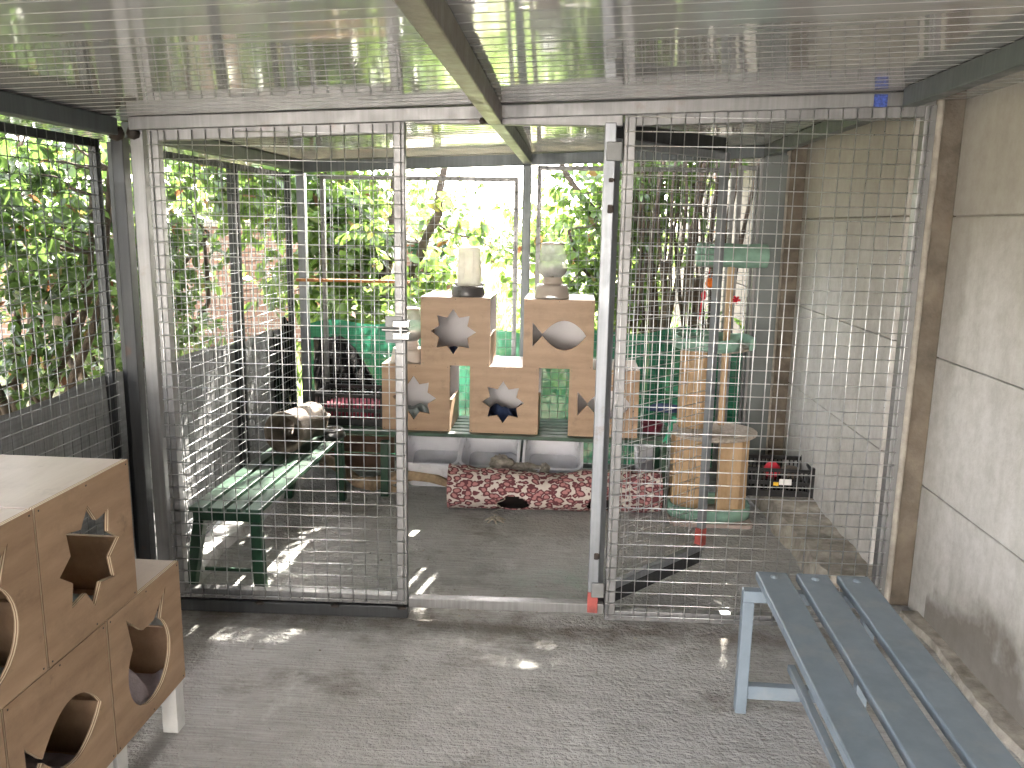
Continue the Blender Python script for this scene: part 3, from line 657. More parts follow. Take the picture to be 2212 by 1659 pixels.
# ------------------------------------------------------------ feeders
def feeder(label, loc, basem, jarm, kind):
    t = thing('pet_feeder', label, 'pet feeder', loc, 0, 'gravity pet feeders on the boxes')
    if kind == 'box':
        mb = MB().lathe([(.001, 0), (.092, 0), (.094, .012), (.086, .05), (.080, .056), (.070, .055), (.062, .03), (.001, .028)], 30, (0, 0, 0), 1, 1.25)
        mb.box(-.082, -.045, .02, .10, .045, .07).box(.045, .082, .02, .10, .045, .07); mb.obj('bowl_base', basem, t, .002)
        mb = MB(); pr = []
        for z, a, b in ((.052, .066, .048), (.07, .069, .05), (.16, .066, .047), (.255, .059, .042), (.268, .055, .038)):
            pr.append((z, a, b))
        n = 32; vs = []
        for z, a, b in pr:
            for k in range(n):
                th = 2*math.pi*k/n; c, s = math.cos(th), math.sin(th)
                e = 4; rr = (abs(c)**e+abs(s)**e)**(-1/e); vs.append((a*c*rr, .045+b*s*rr, z))
        fs = [(i*n+k, i*n+(k+1) % n, (i+1)*n+(k+1) % n, (i+1)*n+k) for i in range(len(pr)-1) for k in range(n)]+[tuple(range((len(pr)-1)*n, len(pr)*n))]
        mb.add(vs, fs, 0, False); mb.obj('food_tank', jarm, t)
        for a in (-.028, .02): MB().box(a, a+.008, -.006, -.003, .08, .24).obj('tank_rib', jarm, t, .001)
        MB().lathe([(.001, .031), (.05, .035), (.055, .032)], 16).obj('kibble', 'kibble', t)
    else:
        k = 1.0
        mb = MB(); n = 40; prof = [(.098, .0), (.094, .02), (.086, .055), (.083, .072), (.074, .072), (.062, .045), (.001, .043)]
        vs = []
        for i, (r, z) in enumerate(prof):
            for j in range(n):
                th = 2*math.pi*j/n; lift = .016*max(0, math.cos(2*th+math.pi))**2 if i == 0 else 0
                vs.append((r*math.cos(th), r*1.1*math.sin(th), z+lift))
        mb.add(vs, [(i*n+j, i*n+(j+1) % n, (i+1)*n+(j+1) % n, (i+1)*n+j) for i in range(len(prof)-1) for j in range(n)], 0, True)
        mb.obj('bowl_base', basem, t)
        MB().lathe([(.05, .06), (.052, .075), (.062, .084), (.054, .092), (.05, .108), (.056, .112), (.001, .112)], 28, (0, .03, 0)).obj('funnel_collar', basem, t)
        MB().lathe([(.052, .11), (.078, .132), (.081, .145), (.080, .17), (.079, .196), (.074, .199), (.0775, .203), (.074, .235), (.0705, .238), (.0725, .242), (.066, .285), (.062, .29)], 36, (0, .03, 0)).obj('food_tank', jarm, t)
        MB().lathe([(.048, .112), (.074, .132), (.077, .146), (.0765, .158), (.001, .165)], 30, (0, .03, 0)).obj('kibble', 'kibble', t)
        MB().lathe([(.001, .300), (.04, .301), (.064, .297), (.066, .291), (.062, .288)], 30, (0, .03, 0)).obj('lid', basem, t)
    return t
zt = BZ+2*HB+.003
feeder('charcoal based feeder with frosted tank on the upper left box', (-.583, 4.62, zt), 'dkg', 'frost', 'box')
feeder('taupe feeder with ribbed clear jar on the upper right box', (-.118, 4.63, zt), 'taupe', 'jar', 'round')
feeder('cream feeder with clear jar on the lower left box', (-.930, 4.64, BZ+HB+.002), 'cream', 'jar', 'round')

# ------------------------------------------------------------ benches
def green_bench(label, loc, rz, L, D, H, nsl, top='greentop', splay=.012):
    t = thing('green_bench', label, 'bench', loc, rz, 'green slatted benches in the cage')
    sw = D/nsl*.80; gap = (D-sw*nsl)/(nsl-1)
    for i in range(nsl):
        y = -D/2+i*(sw+gap); MB().box(0, L, y, y+sw, H-.022, H).obj('slat', top, t, .003)
    for x in (.02, L-.06):
        MB().box(x, x+.04, -D/2+.005, D/2-.005, H-.062, H-.0225).obj('crossbar', 'green', t, .003)
    xs = (.015, L-.06) if L < 1.6 else (.49, L-.06)
    for x in xs:
        for sy in (-1, 1):
            mb = MB(); y = sy*(D/2-.03); k = (splay if sy > 0 else .012)*sy
            vs = [(x+a, y+b+(k if z == 0 else 0), z) for z in (0, H-.0625) for a, b in ((0, -.022), (.045, -.022), (.045, .022), (0, .022))]
            mb.add(vs, [(3, 2, 1, 0), (4, 5, 6, 7), (0, 1, 5, 4), (1, 2, 6, 5), (2, 3, 7, 6), (3, 0, 4, 7)]); mb.obj('leg', 'green', t, .003)
    MB().box(.028, .04, -D/2+.04, D/2-.04, .10, .115).obj('stretcher', 'green', t, .002)
    return t
green_bench('worn green bench running along the left side mesh', (-1.388, 3.13, 0), math.pi/2, 1.30, .295, .385, 4, splay=.06)
green_bench('long green bench across the back carrying the plywood boxes', (-1.55, 4.70, 0), 0, 2.12, .44, .384, 6)

bb = thing('blue_bench', 'slate blue steel bench with three long slats at the near right', 'bench', (.62, 2.59, 0), R(-.6))
for i in range(3):
    x = -.002+i*.128
    MB().box(x, x+.100, -1.95, 0, .424, .452).obj('slat', 'blue', bb, .005)
    for y in (-.045, -1.90):
        MB().lathe([(.013, 0), (.0115, .003), (.007, .0055), (.001, .0065)], 16, (x+.05, y, .4523)).obj('bolt_head', 'blue', bb)
for y in (-.10, -1.85):
    for x in (-.055, .318): MB().box(x, x+.036, y, y+.036, 0, .3845).obj('leg', 'blue', bb, .003)
    MB().box(-.055, .355, y, y+.036, .385, .4235).obj('crossbar', 'blue', bb, .003)
    MB().box(-.0185, .3175, y+.002, y+.034, .052, .098).obj('stretcher', 'blue', bb, .003)
MB().box(.128, .153, -1.85, .012, .0985, .124).obj('long_stretcher', 'blue', bb, .003)

# ------------------------------------------------------------ litter trays leaning under the bench
def tub(label, x, y, rz=0, tilt=R(47)):
    t = thing('litter_tray', label, 'litter tray', (x, y, 0), rz, 'white plastic trays leaning under the bench')
    # tray: rectangle w x l, depth d, opening +z local; rounded corners
    def ring(w, l, r, z, n=5):
        out = []
        for cx, cy, a0 in ((w/2-r, l/2-r, 0), (-w/2+r, l/2-r, 90), (-w/2+r, -l/2+r, 180), (w/2-r, -l/2+r, 270)):
            for i in range(n+1): a = R(a0+90*i/n); out.append((cx+r*math.cos(a), cy+r*math.sin(a), z))
        return out
    W, Lh, d = .345, .34, .215
    rings = [ring(W*.86, Lh*.86, .04, 0), ring(W*.95, Lh*.95, .05, d-.012), ring(W*1.0, Lh*1.0, .055, d-.010), ring(W*1.02, Lh*1.02, .057, d-.025),
             ring(W*1.02, Lh*1.02, .057, d), ring(W*.93, Lh*.93, .047, d), ring(W*.84, Lh*.84, .038, .006)]
    mb = MB(); n = len(rings[0]); vs = sum(rings, [])
    mb.add(vs, [(i*n+k, i*n+(k+1) % n, (i+1)*n+(k+1) % n, (i+1)*n+k) for i in range(len(rings)-1) for k in range(n)], 0, False)
    mb.add([vs[k] for k in range(n)], [tuple(range(n-1, -1, -1))]); mb.add([vs[6*n+k] for k in range(n)], [tuple(range(n))], 1)
    # rotate so the opening looks to -Y and up
    a = R(31)
    o = mb.obj('tray_shell', ['tub', 'tubin'], t, 0, rot=(a, 0, 0)); o.location = (0, 0, .86*Lh/2*math.sin(a)+.002)
    return t
tub('white tray left of the other two under the back bench', -.800, 4.82)
tub('white tray in the middle under the back bench, pale green inside', -.455, 4.82)
tub('white tray under the back bench below the fish boxes', -.088, 4.82)
tub('white tray standing alone beside the cat tree', .56, 4.84)

# ------------------------------------------------------------ leopard tunnel
tn = thing('cat_tunnel', 'pink and maroon leopard print fabric cat tunnel on the floor', 'cat tunnel', (-.072, 4.40, 0), R(3))
mb = MB(); L = 1.15; nU, nV = 150, 84; vs = []; keep = []
def tr(u, th):
    x = (u-.5)*L; sag = 1-.27*math.exp(-((u-.45)/.20)**2)
    r = .116*(1+.012*math.sin(u*60+th*2)+.015*math.sin(u*23)); zc = .111
    z = zc+r*math.sin(th)*(sag if math.sin(th) > 0 else 1); y = r*1.03*math.cos(th)
    z = max(.003, z)+(.004*math.sin(u*31+th*5)+.003*math.sin(u*67-th*3)+.003*math.sin(u*17+2))*max(0, math.sin(th))
    return (x, y, z)
for i in range(nU+1):
    for k in range(nV): vs.append(tr(i/nU, 2*math.pi*k/nV))
fs = []
for i in range(nU):
    for k in range(nV):
        u = (i+.5)/nU; th = math.degrees(2*math.pi*(k+.5)/nV) % 360
        c1 = ((u-.305)/.075)**2+((th-214)/30)**2 < 1; c2 = ((u-.72)/.065)**2+((th-212)/27)**2 < 1
        if not (c1 or c2): fs.append((i*nV+k, i*nV+(k+1) % nV, (i+1)*nV+(k+1) % nV, (i+1)*nV+k))
mb.add(vs, fs, 0, True); o = mb.obj('fabric_tube', ['leop', 'inside'], tn); s_ = o.modifiers.new('s', 'SOLIDIFY'); s_.thickness = .006; s_.material_offset = 1; s_.offset = -1  # inner faces of the tube take a near-black colour
for u in (0.0, 1.0): MB().tube([tr(u, 2*math.pi*k/40) for k in range(41)], .006, 6).obj('end_hoop', 'leop', tn)
mb = MB(); p = []
for i in range(14): p.append((-.345+.02*math.sin(i*1.3)-.003*i, 4.262-.008*i, .10-.0075*i if i < 12 else .006))
mb.tube(p, .0022, 5)
for k in range(7):
    a = k*.9; mb.tube([(-.37, 4.155, .01), (-.37+.025*math.cos(a), 4.155+.025*math.sin(a), .018), (-.37+.055*math.cos(a+.4), 4.15+.05*math.sin(a+.4), .006)], [.006, .008, .004], 6)
tag(mb.obj('string_toy', 'string'), 'frayed beige string toy hanging from the leopard tunnel hole', 'cat toy')
# plush behind tunnel
pl = thing('plush_toy', 'grey fluffy plush toy lying behind the leopard tunnel', 'plush toy', (-.33, 4.585, 0))
def lump(mb, c, r, sx=1, sy=1, sz=1, amp=.1, n=14):
    vs = []
    for i in range(n+1):
        for k in range(2*n):
            th = math.pi*i/n; ph = math.pi*k/n; rr = r*(1+amp*math.sin(5*th+3*ph)*math.sin(4*ph)+amp*.6*random.uniform(-1, 1))
            vs.append((c[0]+rr*sx*math.sin(th)*math.cos(ph), c[1]+rr*sy*math.sin(th)*math.sin(ph), c[2]+rr*sz*math.cos(th)))
    m = 2*n; return mb.add(vs, [(i*m+k, (i+1)*m+k, (i+1)*m+(k+1) % m, i*m+(k+1) % m) for i in range(n) for k in range(m)], 0, True)
mb = MB(); lump(mb, (-.05, 0, .185), .062, 1.1, 1, .8, .2, 18); lump(mb, (.0, .0, .09), .07, 1, .8, 1.2); mb.obj('head', 'fur', pl)
mb = MB(); lump(mb, (.08, .0, .17), .036, 3.0, .9, .8, .14, 18); lump(mb, (.20, -.01, .172), .03, 1, 1, 1, .2); lump(mb, (.16, .0, .08), .06, 1.3, .8, 1.3); mb.obj('body', 'fur', pl)

# ------------------------------------------------------------ clay pipe, bowl, crates
cp = thing('clay_pipe', 'old terracotta tee pipe lying on the green side bench', 'clay pipe', (-1.40, 4.10, .387), R(-8))
def hollow(mb, prof_out, prof_in, fn, n=32):
    vs = [fn(r, a, 2*math.pi*k/n) for r, a in prof_out+prof_in for k in range(n)]; m = len(prof_out)+len(prof_in)
    mb.add(vs, [(i*n+k, i*n+(k+1) % n, ((i+1) % m)*n+(k+1) % n, ((i+1) % m)*n+k) for i in range(m) for k in range(n)], 0, True)
mb = MB()
hollow(mb, [(.105, -.16), (.108, -.15), (.10, -.12), (.092, .05), (.092, .17)], [(.07, .17), (.074, -.05), (.084, -.16)], lambda r, a, t: (r*math.cos(t), a, .108+r*math.sin(t)))
mb.obj('pipe_barrel', 'clay', cp)
mb = MB()
hollow(mb, [(.08, .02), (.085, .105), (.090, .11), (.090, .125)], [(.075, .125), (.070, .07)], lambda r, a, t: (.02+r*math.cos(t)+a*.30, .06+r*.95*math.sin(t), .03+a))
mb.obj('pipe_branch', 'clay', cp)
bw = MB(); hollow(bw, [(.062, 0), (.075, .004), (.064, .035), (.060, .044), (.056, .046)], [(.053, .042), (.045, .008), (.001, .006)], lambda r, a, t: (-1.285+r*math.cos(t), 4.31+r*math.sin(t), .387+a))
tag(bw.obj('steel_bowl', 'chrome'), 'small stainless steel pet bowl on the end of the green side bench', 'bowl')
def crate(label, loc, rz, L, D, H, kids=()):
    t = thing('plastic_crate', label, 'crate', loc, rz, 'black slatted plastic crates')
    mb = MB(); th = .006
    mb.box(-L/2, L/2, -D/2, D/2, 0, .008)
    for z in (0.008, H*.42, H-.022):
        hh = .02 if z > .01 else .03
        mb.box(-L/2, L/2, -D/2, -D/2+th, z, z+hh).box(-L/2, L/2, D/2-th, D/2, z, z+hh)
        mb.box(-L/2, -L/2+th, -D/2+th, D/2-th, z, z+hh).box(L/2-th, L/2, -D/2+th, D/2-th, z, z+hh)
    n = int(L/.022)
    for i in range(n+1):
        x = -L/2+.004+(L-.014)*i/n; mb.box(x, x+.007, -D/2+.001, -D/2+.005, .01, H-.01).box(x, x+.007, D/2-.005, D/2-.001, .01, H-.01)
    n = int(D/.022)
    for i in range(n+1):
        y = -D/2+.004+(D-.014)*i/n; mb.box(-L/2+.001, -L/2+.005, y, y+.007, .01, H-.01).box(L/2-.005, L/2-.001, y, y+.007, .01, H-.01)
    for sx in (-1, 1):
        for sy in (-1, 1): mb.box(sx*L/2-.012, sx*L/2+.012, sy*D/2-.012, sy*D/2+.012, 0, H+.012)
    mb.obj('crate_body', 'crate', t)
    for a, b in ((-D/2-.008, -D/2-.001), (D/2+.001, D/2+.008)): MB().box(-L/2-.006, L/2+.006, a, b, H-.012, H).obj('rim', 'crate', t, .003)
    return t
crate('black crate with red cloth on the back bench beside the plywood boxes', (-1.265, 4.72, .386), 0, .40, .28, .185)
def folded(label, c, sx, sy, h, mat): 
    mb = MB()
    for k in range(3):
        z = c[2]+k*h/3; n = 20; vs = []
        for j, (zz, s) in enumerate(((z, .94), (z+h/6, 1), (z+h/3-.004, .95))):
            for i in range(n):
                th = 2*math.pi*i/n; e = 5; cc, ss = math.cos(th), math.sin(th); rr = (abs(cc)**e+abs(ss)**e)**(-1/e)*s*(1+.02*math.sin(i*3+k))
                vs.append((c[0]+sx/2*cc*rr, c[1]+sy/2*ss*rr, zz+.004*math.sin(i*1.7+k)))
        mb.add(vs, [(a*n+i, a*n+(i+1) % n, (a+1)*n+(i+1) % n, (a+1)*n+i) for a in range(2) for i in range(n)]+[tuple(range(2*n, 3*n)), tuple(range(n-1, -1, -1))], 0, True)
    return tag(mb.obj('folded_cloth', mat), label, 'cloth')
folded('folded dark red cloth inside the crate on the back bench', (-1.265, 4.72, .396), .34, .22, .10, 'redcloth')
crate('black crate of toys standing on the concrete ledge by the wall', (1.145, 4.53, .118), R(-3), .35, .27, .16)
mb = MB(); lump(mb, (0, 0, .04), .045, 1, 1, 1, .0); tag(mb.obj('rubber_ball', 'redf', loc=(1.12, 4.50, .20)), 'red rubber ball lying in the crate by the wall', 'ball')
mb = MB(); lump(mb, (0, 0, .03), .05, 1.2, .9, .7, .06); tag(mb.obj('brush_head', 'clay', loc=(1.22, 4.50, .20)), 'brown scrap beside the red ball in the crate', 'brush')
mb = MB(); mb.box(1.0, 1.29, 4.42, 4.64, .128, .205); tag(mb.obj('toy_bag', 'blackbag', bevel=.02), 'dark bag filling the bottom of the toy crate', 'bag')
mb = MB().box(1.135, 1.20, 4.386, 4.3885, .19, .222); tag(mb.obj('paper_label', 'paper'), 'torn white paper label on the toy crate', 'label')
mb = MB().box(1.105, 1.132, 4.386, 4.3885, .185, .203); tag(mb.obj('sticker', 'yellow'), 'small yellow sticker beside the white crate label', 'sticker')

# plank, driftwood, perch
pk = thing('wooden_board', 'dark brown boards leaning under the back bench, left of the trays', 'board', (-1.34, 4.95, 0))
for k in range(3): MB().box(-.22, .26, -.01+.006*k, .012+.006*k, .01+k*.112, .115+k*.112).obj('board_plank', 'plank', pk, .002)
pts = [(-1.52, 4.88, .10), (-1.42, 4.80, .085), (-1.32, 4.70, .06), (-1.22, 4.60, .04), (-1.12, 4.555, .045), (-1.0, 4.60, .075), (-.9, 4.63, .085), (-.8, 4.64, .075), (-.68, 4.60, .05)]
mb = MB().tube(pts, [.035, .033, .036, .034, .04, .036, .034, .03, .022], 12, jit=.12)
mb.tube([(-1.12, 4.56, .06), (-1.0, 4.53, .03), (-.93, 4.52, .02)], [.03, .02, .01], 9, jit=.1)
tag(mb.obj('driftwood_branch', 'driftw'), 'crooked barkless branch lying on the floor beside the leopard tunnel', 'branch')
mb = MB().beam((-1.66, 4.93, 1.187), (-.98, 4.93, 1.19), .05, .016)
tag(mb.obj('wooden_perch', 'stick', bevel=.002), 'thin reddish wooden perch across the back left corner', 'perch')

# ------------------------------------------------------------ cat tree
ct = thing('cat_tree', 'tall pine cat tree with mint fabric rims and a carpeted platform', 'cat tree', (.76, 4.36, 0))
mb = MB(); hx, hy, r = .215, .165, .03; out = []
for cx, cy, a0 in ((hx-r, hy-r, 0), (-hx+r, hy-r, 90), (-hx+r, -hy+r, 180), (hx-r, -hy+r, 270)):
    for i in range(5): a = R(a0+90*i/4); out.append((cx+r*math.cos(a), cy+r*math.sin(a)))
vs = [(x, y, z) for z in (0, .022) for x, y in out]; n = len(out)
mb.add(vs, [tuple(range(n-1, -1, -1)), tuple(range(n, 2*n))]+[(i, (i+1) % n, n+(i+1) % n, n+i) for i in range(n)]); mb.obj('base_board', 'plytop', ct, .003)
def rim(name, c, rx, ry, h, th, a0=0, a1=360, tilt=0):
    mb = MB(); n = 44; vs = []; sec = [(0, 0), (th, 0), (th*1.25, h*.5), (th, h), (0, h), (-th*.25, h*.5)]
    for i in range(n+1):
        a = R(a0+(a1-a0)*i/n); w_ = 1+.02*math.sin(i*1.1)
        for dr, dz in sec: vs.append((c[0]+(rx+dr)*w_*math.cos(a), c[1]+(ry+dr)*w_*math.sin(a), c[2]+dz+.004*math.sin(i*.9)))
    P = 6; fs = [(i*P+k, (i+1)*P+k, (i+1)*P+(k+1) % P, i*P+(k+1) % P) for i in range(n) for k in range(P)]+[(0, 1, 2, 3, 4, 5), tuple(n*P+5-k for k in range(6))]
    mb.add(vs, fs, 0, True); return mb.obj(name, 'mint', ct)
rim('fabric_rim', (.0, -.0, .024), .205, .15, .065, .013)
def oct_post(name, x, y, w_, z0, z1, mat='pine', lean=0):
    mb = MB(); h = w_/2; c = h*.42; pr = [(h, -c), (h, c), (c, h), (-c, h), (-h, c), (-h, -c), (-c, -h), (c, -h)]
    vs = [(x+a+(lean if z == z1 else 0), y+b*.8, z) for z in (z0, z1) for a, b in pr]
    mb.add(vs, [tuple(range(7, -1, -1)), tuple(range(8, 16))]+[(i, (i+1) % 8, 8+(i+1) % 8, 8+i) for i in range(8)]); return mb.obj(name, mat, ct, .002)
oct_post('post', .105, -.06, .15, .022, .462); 
MB().box(-.20, -.05, -.03, .11, .022, .462).obj('post', 'pine', ct, .006)
oct_post('post', -.10, .06, .16, .49, .915)
MB().box(.045, .078, .10, .13, .49, 1.345).obj('pole', 'pine', ct, .004)
mb = MB(); n = 40; out = []
for i in range(n):
    a = 2*math.pi*i/n; out.append((.235*math.cos(a)+.012*math.sin(2*a), .195*math.sin(a)))
def disc(name, out, z0, z1, mat, c=(0, 0)):
    mb = MB(); n = len(out); k = [(.96, z0), (1, z0+(z1-z0)*.3), (1, z0+(z1-z0)*.75), (.96, z1)]
    vs = [(c[0]+x*s, c[1]+y*s, z) for s, z in k for x, y in out]
    mb.add(vs, [tuple(range(n-1, -1, -1)), tuple(range(3*n, 4*n))]+[(j*n+i, j*n+(i+1) % n, (j+1)*n+(i+1) % n, (j+1)*n+i) for j in range(3) for i in range(n)], 0, False)
    return mb.obj(name, mat, ct)
disc('platform', out, .463, .489, 'carpet', (.0, 0))
disc('bed', [(x*.80, y*.86) for x, y in out], .917, .935, 'carpet', (-.02, .02))
rim('bed_rim', (-.02, .02, .925), .195, .165, .062, .014, -32, 300)
mb = MB(); nn = 30; vs = []
def ft(u, t): return (-.115+.355*u, .12+.075*math.cos(t)*(1+.03*math.sin(u*18)), 1.398+.062*math.sin(t)*(1+.04*math.sin(u*14+t)))
mb.add([ft(i/16, 2*math.pi*k/nn) for i in range(17) for k in range(nn)], [(i*nn+k, (i+1)*nn+k, (i+1)*nn+(k+1) % nn, i*nn+(k+1) % nn) for i in range(16) for k in range(nn)]+[tuple(range(nn)), tuple(range(17*nn-1, 16*nn-1, -1))], 0, True)
mb.obj('bolster', 'mint', ct)
mb = MB(); lump(mb, (.715, 4.46, 1.255), .024, 1, 1, 1.05, .12, 8); mb.tube([(.715, 4.46, 1.27), (.74, 4.47, 1.34)], .0012, 4); tag(mb.obj('wool_ball', 'orange'), 'small orange wool ball hanging below the cat tree bolster', 'cat toy')
mb = MB(); lump(mb, (.688, 4.46, 1.19), .016, 1, 1, 1.4, .1, 7); mb.tube([(.688, 4.46, 1.19), (.676, 4.46, 1.13), (.672, 4.46, 1.06)], [.008, .005, .002], 6); mb.tube([(.688, 4.46, 1.2), (.715, 4.47, 1.34)], .001, 4)
tag(mb.obj('feather_toy', 'redf'), 'thin red feather toy hanging above the mint bed rim', 'cat toy')
mb = MB()
for k in range(6): mb.tube([(.955, 4.98, 1.125), (.955+.025*math.cos(k), 4.98, 1.125+.025*math.sin(k))], .007, 5)
tag(mb.obj('wool_tuft', 'redf'), 'red wool tuft caught on the back mesh near the grey sheet', 'cat toy')
mb = MB().tube([(.54, 4.33, .53), (.535, 4.31, .50), (.52, 4.30, .46)], [.006, .011, .013], 8).tube([(.52, 4.30, .46), (.495, 4.29, .43)], [.01, .004], 6).tube([(.52, 4.30, .46), (.515, 4.28, .42)], [.01, .004], 6)
tag(mb.obj('rubber_toy', 'greent'), 'little green rubber lizard toy hanging off the carpeted platform', 'cat toy')
mb = MB(); lump(mb, (.56, 4.78, .505), .05, 2.2, .9, .5, .15); tag(mb.obj('navy_rag', 'navy'), 'navy rag on the right end of the back bench', 'rag')
mb = MB().lathe([(.001, 0), (.05, 0), (.065, .055), (.068, .058), (.06, .056), (.046, .008), (.001, .008)], 24, (.47, 4.66, .386)); tag(mb.obj('maroon_bowl', 'maroon'), 'maroon plastic bowl on the bench end behind the cat tree', 'bowl')
# bits of litter on the floor
mb = MB()
for k in range(260):
    x = random.uniform(-1.5, 1.25); y = random.choice([random.uniform(1.2, 4.6), random.gauss(3.1, .12)]); s = random.uniform(.0015, .005)
    z = .0015; a = random.uniform(0, 3.14); c, q_ = math.cos(a)*s*random.uniform(1, 2.5), math.sin(a)*s
    mb.add([(x-c, y-q_, z), (x+q_, y-c, z), (x+c, y+q_, z), (x-q_*.6, y+c*.7, z+s*.7)], [(0, 1, 2), (0, 2, 3), (0, 3, 1), (1, 3, 2)])
o = mb.obj('floor_debris', 'ledge'); o['kind'] = 'stuff'; tag(o, 'tiny crumbs and leaf bits scattered over the concrete floor', 'debris')

# ------------------------------------------------------------ plants
def leaf_mesh(name, twigs, L, mat, parent, per=10, droop=.35, wid=.24, clear=True, tw=(.10, .22)):
    """twigs: (n,3) start points; leaves sit alternately along each short twig"""
    n = len(twigs); T = np.repeat(np.asarray(twigs, float), per, axis=0)
    d = RNG.normal(size=(n, 3)); d[:, 2] = d[:, 2]*.6-droop*.6; d /= np.linalg.norm(d, axis=1)[:, None]
    ln = RNG.uniform(*tw, size=n)
    t = np.tile(np.arange(per)/per, n); D = np.repeat(d, per, axis=0); LN = np.repeat(ln, per)
    P = T+D*(t*LN)[:, None]
    ld = D*.5+RNG.normal(size=P.shape)*.6; ld[:, 2] -= droop; ld /= np.linalg.norm(ld, axis=1)[:, None]
    if clear:
        E = P+ld*L
        ok = ~((np.minimum(P[:, 0], E[:, 0]) > -1.83) & (np.minimum(P[:, 0], E[:, 0]) < 1.5) & (np.minimum(P[:, 1], E[:, 1]) < 5.30))
        ok &= ~((P[:, 0] > -1.95) & (P[:, 1] < 5.4))
        P, ld = P[ok], ld[ok]
    m = len(P); up = RNG.normal(size=(m, 3))*.55; up[:, 2] += 1.0
    side = np.cross(ld, up); side /= np.linalg.norm(side, axis=1)[:, None]; nor = np.cross(side, ld)
    sz = L*RNG.uniform(.6, 1.15, size=m); w_ = wid*RNG.uniform(.85, 1.2, size=m)
    tmpl = np.array([(0, 0, 0), (-.85, .28, .06), (-.9, .62, .05), (0, 1, -.10), (.9, .62, .05), (.85, .28, .06), (0, .30, -.03), (0, .66, -.04)])
    V = P[:, None, :]+sz[:, None, None]*(side[:, None, :]*(tmpl[None, :, 0:1]*w_[:, None, None])+ld[:, None, :]*tmpl[None, :, 1:2]+nor[:, None, :]*tmpl[None, :, 2:3])
    faces = [(0, 6, 1), (6, 7, 2, 1), (7, 3, 2), (0, 5, 6), (6, 5, 4, 7), (7, 4, 3)]
    ls = np.array([3, 4, 3, 3, 4, 3]); li = np.array(sum([list(f) for f in faces], []))
    me = bpy.data.meshes.new(name); me.vertices.add(m*8); me.vertices.foreach_set('co', V.reshape(-1))
    me.loops.add(m*20); me.loops.foreach_set('vertex_index', (li[None, :]+8*np.arange(m)[:, None]).reshape(-1).astype(np.int32))
    me.polygons.add(m*6); st_ = np.concatenate([[0], np.cumsum(ls)[:-1]])
    me.polygons.foreach_set('loop_start', (st_[None, :]+20*np.arange(m)[:, None]).reshape(-1).astype(np.int32))
    me.polygons.foreach_set('use_smooth', np.ones(m*6, bool)); me.update(); me.validate()
    at = me.attributes.new('rnd', 'FLOAT', 'POINT'); at.data.foreach_set('value', np.repeat(RNG.random(m), 8).astype(np.float32))
    me.materials.append(MT[mat]); o = bpy.data.objects.new(name, me); COL.objects.link(o)
    if parent: o.parent = parent
    return o
def blobs(specs, clump=.16):
    """specs: (cx,cy,cz, rx,ry,rz, count) -> twig points gathered in clumps"""
    out = []
    for cx, cy, cz, rx, ry, rz, n in specs:
        k = max(3, n//14); c = RNG.normal(size=(k, 3)); c /= np.linalg.norm(c, axis=1)[:, None]; c *= RNG.random((k, 1))**.45
        c = c*np.array([rx, ry, rz])+np.array([cx, cy, cz])
        out.append(c[RNG.integers(0, k, n)]+RNG.normal(size=(n, 3))*clump)
    P = np.concatenate(out); return P[P[:, 2] > .06]
def limb(mb, p, q, r0, r1, wob=.06, n=7, seg=7):
    p, q = Vector(p), Vector(q); L = (q-p).length; pts = []; ph = random.uniform(0, 6), random.uniform(0, 6)
    for i in range(n+1):
        t = i/n; w_ = wob*L*math.sin(math.pi*t)
        pts.append(p.lerp(q, t)+Vector((w_*math.sin(ph[0]+t*4), w_*math.sin(ph[1]+t*5), w_*.4*math.sin(ph[0]+t*7))))
    mb.tube(pts, [r0+(r1-r0)*i/n for i in range(n+1)], seg, cap=True, jit=.08); return pts
def plant(name, label, cat, base, limbs, specs, L, mat, group=None, per=10, twn=40, droop=.35, clump=.16, wid=.24, clear=True):
    t = thing(name, label, cat, (0, 0, 0), 0, group)
    mb = MB(); ends = []
    for a in limbs:
        pts = limb(mb, *a); ends += pts[3:]
    tw = blobs(specs, clump)
    for k in RNG.integers(0, len(tw), twn):      # fine branches that reach into the leaves
        e = Vector(tw[k]); s_ = min(ends, key=lambda v: (v-e).length)
        if -1.9 < e.x < 1.5 and e.y < 5.35: continue
        if -1.9 < s_.x < 1.5 and s_.y < 5.35: continue
        limb(mb, s_, e, .009, .003, .10, 5, 5)
    mb.obj('trunk', 'bark', t)
    leaf_mesh('crown', tw, L, mat, t, per, droop, wid, clear)
    return t
HG = 'shrubs of the hedge along the left side'
for i, (x, y, hgt, lab) in enumerate([
        (-2.75, 1.9, 2.5, 'leafy hedge shrub seen at the far left edge, nearest of the hedge'),
        (-2.80, 2.9, 2.6, 'broad leafy hedge shrub left of the steel corner post'),
        (-2.70, 3.9, 2.5, 'hedge shrub with grey stems seen through the front left mesh'),
        (-2.75, 4.9, 2.3, 'hedge shrub behind the side mesh near the back left corner')]):
    lm = [((x+.1*math.cos(k), y+.1*math.sin(k*2), -.05), (x+.55*math.cos(k*1.3+i), y+.5*math.sin(k*1.3+i), hgt*random.uniform(.5, .8)), .03, .010, .10) for k in range(11)]
    sp = [(x, y, hgt*.70, .50, .60, .50, 210), (x-.1, y, hgt*.98, .5, .6, .35, 90), (x+.12, y+.1, hgt*.36, .45, .55, .42, 110), (x+.25, y-.2, hgt*.58, .35, .40, .40, 90)]
    plant('hedge_shrub', lab, 'shrub', (x, y), lm, sp, .078, 'leafA', HG, 9, 45, .30, .12, .27)
